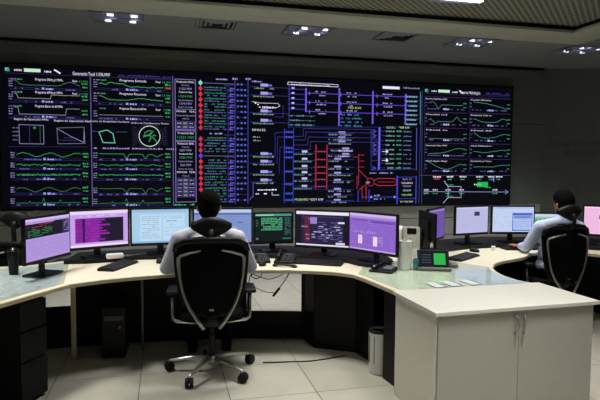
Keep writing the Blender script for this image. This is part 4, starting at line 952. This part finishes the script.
def man(lab, loc, yaw, J, m_shirt, crown):
    t = thing('person', lab, 'person', loc, R(yaw))
    Hc = Vector(J['head']); nk = Vector(J['neck']); ch = Vector(J['chest']); pv = Vector(J['pelvis'])
    tilt = Matrix.Translation(Hc) @ Matrix.Rotation(R(J.get('turn', 0)), 4, 'Z') @ Matrix.Rotation(R(-J.get('nod', 8)), 4, 'X') @ Matrix.Translation(-Hc)
    body = [('e', Hc+Vector((0, 0, .02)), (.081, .097, .110), tilt), ('e', Hc+Vector((0, .03, -.055)), (.056, .062, .062), tilt),
            ('c', tilt @ (Hc+Vector((0, .088, .012))), tilt @ (Hc+Vector((0, .106, -.022))), .010, .014),
            ('c', tilt @ (Hc+Vector((-.022, .088, -.060))), tilt @ (Hc+Vector((.022, .088, -.060))), .008, .008),
            ('c', nk, Hc+Vector((0, -.015, -.05)), .060, .056), ('c', nk-Vector((0, 0, .06)), nk, .075, .062)]
    for sg in (-1, 1):
        body.append(('e', tilt @ (Hc+Vector((sg*.086, -.004, -.010))), (.011, .020, .031), None))
        body.append(('e', tilt @ (Hc+Vector((sg*.030, .082, .016))), (.015, .010, .009), None))
    body += [('e', ch, (.150, .100, .17), None), ('c', mid(ch, pv, .5), pv, .12, .13)]
    shirt = [('e', ch+Vector((0, -.005, .01)), (.186, .122, .185), None), ('e', mid(ch, pv, .55), (.165, .125, .17), None), ('e', pv+Vector((0, 0, .03)), (.175, .13, .10), None),
             ('c', nk+Vector((0, -.015, -.055)), nk+Vector((0, -.012, -.012)), .078, .072)]
    trous = [('e', pv, (.17, .14, .10), None)]
    for sg, side in ((-1, 'L'), (1, 'R')):
        sh, el, wr = Vector(J['sh'+side]), Vector(J['el'+side]), Vector(J['wr'+side])
        hd = (wr-el).normalized(); hdir = Vector(J.get('hd'+side, (hd.x, hd.y, -.05)))
        body += [('c', sh, el, .050, .038), ('c', el, wr, .038, .026)] + hand(wr, hdir, (0, 0, 1), -sg if side == 'R' else 1)
        shirt += [('e', sh+Vector((-sg*.01, 0, 0)), (.070, .068, .066), None), ('c', sh, el, .064, .056), ('c', el, mid(el, wr, .86), .056, .040),
                  ('c', nk+Vector((sg*.05, -.015, -.05)), sh+Vector((-sg*.02, 0, .012)), .056, .058)]
        hp, kn, an = pv+Vector((sg*.09, .02, -.02)), Vector(J['kn'+side]), Vector(J['an'+side])
        body += [('c', hp, kn, .075, .052), ('c', kn, an, .050, .036), ('c', an, an+Vector((0, .14, -.045)), .034, .028)]
        trous += [('c', hp, kn, .092, .068), ('c', kn, an, .066, .054)]
        MB()
        b = MB(); b.loft([[Vector((an.x+x*w_, an.y+y, z)) for x, z in ((-1, .006), (1, .006), (1, h_*.6), (.5, h_), (-.5, h_), (-1, h_*.6))] for y, w_, h_ in ((-.07, .030, .07), (-.04, .040, .085), (.06, .045, .075), (.14, .046, .05), (.19, .030, .035))])
        b.build('shoe', M_rub, t, bevel=.006)
    skinned('body', body, .0055, M_skin, t, 4)
    skinned('shirt', shirt, .009, m_shirt, t, 8)
    skinned('trousers', trous, .011, M_trous, t, 6)
    hair = [('e', Hc+Vector((0, -.016, .034)), (.094, .102, .108), tilt), ('e', Hc+Vector((0, -.045, -.015)), (.084, .068, .088), tilt), ('e', Hc+Vector((0, .03, .085)), (.070, .070, .056), tilt)]
    if crown: hair.append(('e', Hc+Vector((0, .0, .07)), (.096, .098, .082), tilt))
    skinned('hair', hair, .007, M_hair, t, 3)
    c_ = MB(); ring1 = []
    return t
# man in the middle, forearms on the desk edge
man('person in a pale grey shirt seated in the middle with both forearms on the desk', (CH1[0]-.017, CH1[1]-.03, 0), 9, dict(
    head=(0, .115, 1.305), neck=(0, .06, 1.17), chest=(0, .0, .93), pelvis=(0, -.06, .60),
    shL=(-.225, .03, 1.065), shR=(.225, .03, 1.065), elL=(-.335, .16, .815), elR=(.335, .16, .815), wrL=(-.21, .40, .785), wrR=(.21, .40, .785), hdL=(.25, 1, -.06), hdR=(-.25, 1, -.06),
    knL=(-.15, .44, .53), knR=(.15, .44, .53), anL=(-.15, .55, .095), anR=(.15, .55, .095), nod=6, turn=0), M_shirt1, False)
man('person in a pale blue shirt seated at the right with one hand on the desk', CH2, 4, dict(
    head=(.080, -.085, 1.262), neck=(.06, -.12, 1.135), chest=(.02, -.08, .92), pelvis=(0, -.06, .60),
    shL=(-.165, -.09, 1.03), shR=(.235, -.12, 1.03), elL=(-.245, .0, .815), elR=(.31, .06, .80), wrL=(-.215, .205, .792), wrR=(.22, .28, .795), hdL=(-.30, 1, -.06), hdR=(-.2, 1, -.04),
    knL=(-.13, .40, .52), knR=(.13, .40, .52), anL=(-.13, .42, .095), anR=(.13, .42, .095), nod=4, turn=14), M_shirt2, True)

# ------------------------------------------------------------------ things on the desks
GZ = DZ+.0068                                          # top of the glass sheets
def keyboard(lab, x, y, yaw, z=DZ):
    t = thing('keyboard', lab, 'keyboard', (x, y, z), R(yaw), 'black computer keyboards')
    b = MB(); b.loft([[Vector((a*.222, -.075, 0)), Vector((a*.222, .075, 0)), Vector((a*.222, .075, .024)), Vector((a*.222, -.075, .012))] for a in (-1, 1)]); b.build('case', M_black, t, bevel=.003)
    k = MB()
    for r in range(6):
        n = 21 if r else 18
        for i in range(n):
            if r == 0 and 4 <= i <= 8: continue
            cx_ = -.208+.416*(i+.5)/n; cy_ = -.058+.0225*r; zz = .0125+.012*(cy_+.075)/.15
            k.box((cx_, cy_, zz+.004), (.416/n-.003, .0185, .009))
    k.box((-.055, -.058, .018), (.11, .018, .009))
    k.build('keys', mat('key_plastic', (30, 30, 33), .5), t)
    return t
def mouse(lab, x, y, yaw, z=DZ, m=None):
    t = thing('mouse', lab, 'mouse', (x, y, z), R(yaw), 'computer mice')
    b = MB(); rings = []
    for q, h in ((1, .002), (1.02, .012), (.92, .024), (.7, .033), (.35, .037), (.05, .038)): rings.append([Vector((math.cos(2*PI*k/20)*.031*q, math.sin(2*PI*k/20)*.056*q, h)) for k in range(20)])
    b.loft(rings).build('shell', m or M_black, t, smooth=True)
    MB().tube([(-.003, .028, .034), (.003, .028, .034)], .008, 12).build('scroll_wheel', M_grey, t)
    return t
keyboard('black keyboard lying endwise on the cream desk below the magenta-window monitor', -1.575, 4.70, 80)
keyboard('black keyboard on the cream desk below the dark red and violet diagram monitor', .17, 4.90, -15)
keyboard('black keyboard set slantwise on the desk left of the small dark-box monitor', 1.60, 5.27, 50)
keyboard('black keyboard in front of the pale blue window monitor, by the right-hand man', 2.42, 5.87, 6)
mouse('black mouse just left of the middle man on the cream desk', -1.27, 4.90, 15)
mouse('small black mouse right of the middle man, in front of the two black telephones', -.33, 4.80, -10)
mouse('silver and black mouse right of the green-screen terminal on the glass desktop', 1.36, 4.78, 30, GZ, M_grey)
mouse('black mouse below the pale lavender monitor, beyond the slanted keyboard', 1.83, 5.66, 40)
# lidded tumbler
t = thing('travel_tumbler', 'black travel tumbler with a lid on the glass of the left desk wing', 'tumbler', (-2.29, 4.32, GZ))
MB().lathe((0, 0, 0), [(0, .003), (.031, .0), (.034, .004), (.045, .180), (.044, .186), (0, .184)], 32).build('cup', M_black, t, smooth=True)
MB().lathe((0, 0, 0), [(0, .185), (.047, .186), (.048, .196), (.042, .204), (.030, .207), (.028, .214), (0, .215)], 32).build('lid', M_gloss, t, smooth=True)
# small white hub
t = thing('desk_hub', 'small white box with a cable under the magenta-window monitor', 'hub', (-1.685, 4.925, DZ+TZ), R(28))
MB().box((0, 0, .022), (.15, .07, .044)).build('case', M_white, t, bevel=.012, seg=3)
MB().tube([(.075, 0, .02), (.12, .02, .012), (.2, .05, .01), (.3, .06, .01)], .006, 8).build('lead', M_grey, t, smooth=True)
# black desk telephones with handsets and coiled cords
def telephone(lab, x, y, yaw, z, body=M_black):
    t = thing('desk_telephone', lab, 'telephone', (x, y, z), R(yaw), 'black desk telephones')
    b = MB(); b.loft([[Vector((a*.09, -.09, 0)), Vector((a*.09, .09, 0)), Vector((a*.09, .09, .070)), Vector((a*.09, -.09, .022))] for a in (-1, 1)]); b.build('base', body, t, bevel=.006)
    hs = MB(); hs.tube([(-.055, -.085, .055), (-.055, -.05, .075), (-.055, .0, .087), (-.055, .055, .098), (-.055, .088, .094)], [.020, .016, .013, .016, .020], 12, (1.1, .8)); hs.build('handset', body, t, smooth=True)
    k = MB()
    for r in range(4):
        for c_ in range(3): k.box((.0+.026*c_, -.06+.024*r, .036+.0064*r), (.017, .014, .010))
    k.build('keypad', M_grey, t)
    MB().box((.026, .055, .064), (.075, .03, .006), ).build('display', mat('lcd_grey', (96, 104, 100), .3), t)
    pts = [(-.055+.012*math.cos(k*1.1)-.02*math.sin(k/40*PI), -.09-.0015*k, .03+.012*math.sin(k*1.1)*(.9)+0) for k in range(40)]
    MB().tube([(p[0], p[1], max(.006, p[2]-.012)) for p in pts], .003, 6).build('coiled_cord', body, t)
    return t
telephone('left one of the two black telephones below the green text monitor', -.37, 4.99, 12, DZ)
telephone('right one of the two black telephones below the green text monitor', -.13, 4.98, -8, DZ)
h_ = thing('telephone_handset', 'loose black telephone handset lying on the cream desk right of the small mouse', 'handset', (-.13, 4.735, DZ), R(72), None)
MB().tube([(0, -.10, .014), (0, -.06, .018), (0, 0, .020), (0, .06, .018), (0, .10, .014)], [.017, .014, .012, .014, .017], 12, (1.2, .8)).build('grip', M_black, h_, smooth=True)
for sy in (-.09, .09): MB().ell((0, sy, .012), (.026, .026, .012)).build('ear_cap' if sy > 0 else 'mouth_cap', M_black, h_, smooth=True)
# flat black telephone / keypad on the glass
t = thing('flat_telephone', 'low flat black telephone with a pale keypad strip below the violet-screen monitor', 'telephone', (.705, 4.55, GZ), R(-28))
b = MB(); b.loft([[Vector((a*.10, -.08, 0)), Vector((a*.10, .08, 0)), Vector((a*.10, .08, .034)), Vector((a*.10, -.08, .012))] for a in (-1, 1)]); b.build('case', M_black, t, bevel=.006)
MB().box((.045, .02, .030), (.08, .10, .006), Matrix.Rotation(R(7), 4, 'X')).build('keypad', M_grey, t, bevel=.001)
MB().tube([(-.06, -.075, .035), (-.06, 0, .046), (-.06, .075, .054)], [.018, .012, .018], 12, (1.2, .7)).build('handset', M_gloss, t, smooth=True)
# paper towel roll
t = thing('paper_towel_roll', 'white paper towel roll standing on the glass in front of the white telephone', 'paper roll', (.905, 4.66, GZ))
MB().lathe((0, 0, 0), [(.02, 0), (.060, .0), (.061, .004), (.061, .240), (.059, .243), (.021, .243), (.020, .238), (.020, 0)], 40).build('roll', M_white, t, smooth=False)
MB().lathe((0, 0, 0), [(.0205, .001), (.0205, .2435), (.0185, .2435), (.0185, .001)], 24).build('core', mat('cardboard', (150, 120, 88), .9), t)
# sanitiser bottle and small white-capped bottle
def bottle(name, lab, x, y, z, h, r, m, mc):
    t = thing(name, lab, 'bottle', (x, y, z))
    MB().lathe((0, 0, 0), [(0, .002), (r*.9, 0), (r, .004), (r, h*.62), (r*.85, h*.70), (r*.4, h*.76), (r*.4, h*.80), (0, h*.80)], 24).build('bottle_body', m, t, smooth=True)
    MB().lathe((0, 0, 0), [(0, h*.78), (r*.5, h*.78), (r*.5, h*.92), (r*.3, h*.94), (r*.3, h), (0, h)], 20).build('cap', mc, t, smooth=False)
    return t
bottle('sanitiser_bottle', 'small teal sanitiser bottle with a white cap right of the white paper roll', 1.00, 4.645, GZ, .125, .024, mat('teal_plastic', (70, 140, 146), .25), M_white)
bottle('spray_bottle', 'dark small bottle with a white cap behind the green-screen terminal', 1.20, 4.92, GZ, .19, .026, M_black, M_white)
# white desk telephone propped upright
t = thing('desk_telephone', 'white telephone propped upright with a dark display, beside the black monitor back', 'telephone', (1.00, 4.99, GZ), R(-12))
TM = Matrix.Translation((0, .02, .10)) @ Matrix.Rotation(R(-18), 4, 'X')
MB().box((.02, .0, .115), (.17, .035, .23), TM).build('body', M_ivory, t, bevel=.008)
MB().box((.03, -.019, .185), (.085, .004, .055), TM).build('display', M_gloss, t)
k = MB()
for r in range(4):
    for c_ in range(3): k.box((.005+.026*c_, -.020, .055+.024*r), (.018, .006, .014), TM)
k.build('keypad', M_white, t)
hb = MB(); hb.tube([TM @ Vector(p) for p in ((-.075, -.03, .01), (-.075, -.045, .05), (-.075, -.047, .12), (-.075, -.045, .18), (-.075, -.03, .225))], [.024, .018, .015, .018, .024], 14, (1, .8)); hb.build('handset', M_white, t, smooth=True)
MB().loft([[Vector((x, -.05, 0)), Vector((x, .13, 0)), Vector((x, .09, .12)), Vector((x, .0, .12))] for x in (-.07, .10)]).build('foot', M_ivory, t, bevel=.006)
# black terminal with a green key field
t = thing('touch_terminal', 'black tilted touch terminal with a green block on its screen', 'terminal', (1.155, 4.655, GZ), R(-6))
TM = Matrix.Translation((0, -.03, .018)) @ Matrix.Rotation(R(-32), 4, 'X')
MB().box((0, .005, .011), (.285, .17, .022)).build('base', M_grey, t, bevel=.005)
MB().box((0, .012, .085), (.27, .022, .165), TM).build('casing', M_black, t, bevel=.006)
sc = MB(); sc.use(emit((16, 20, 26))).box((0, -.0005, .085), (.235, .003, .14), TM).use(emit((46, 180, 76))).box((.052, -.0026, .080), (.098, .002, .105), TM)
sc.use(emit((90, 100, 120)))
for k in range(4): sc.box((-.06, -.0026, .045+.024*k), (.08, .0015, .004), TM)
sc.build('screen', None, t)
MB().loft([[Vector((x, .02, .02)), Vector((x, .085, .02)), Vector((x, .075, .10))] for x in (-.05, .05)]).build('prop', M_black, t)
# little white cup
t = thing('paper_cup', 'tiny white cup on the cream desk between the right-hand monitors and keyboard', 'cup', (2.07, 5.78, DZ))
MB().lathe((0, 0, 0), [(0, .002), (.016, 0), (.022, .045), (.020, .045), (.015, .006), (0, .005)], 20).build('cup_body', M_white, t, smooth=True)
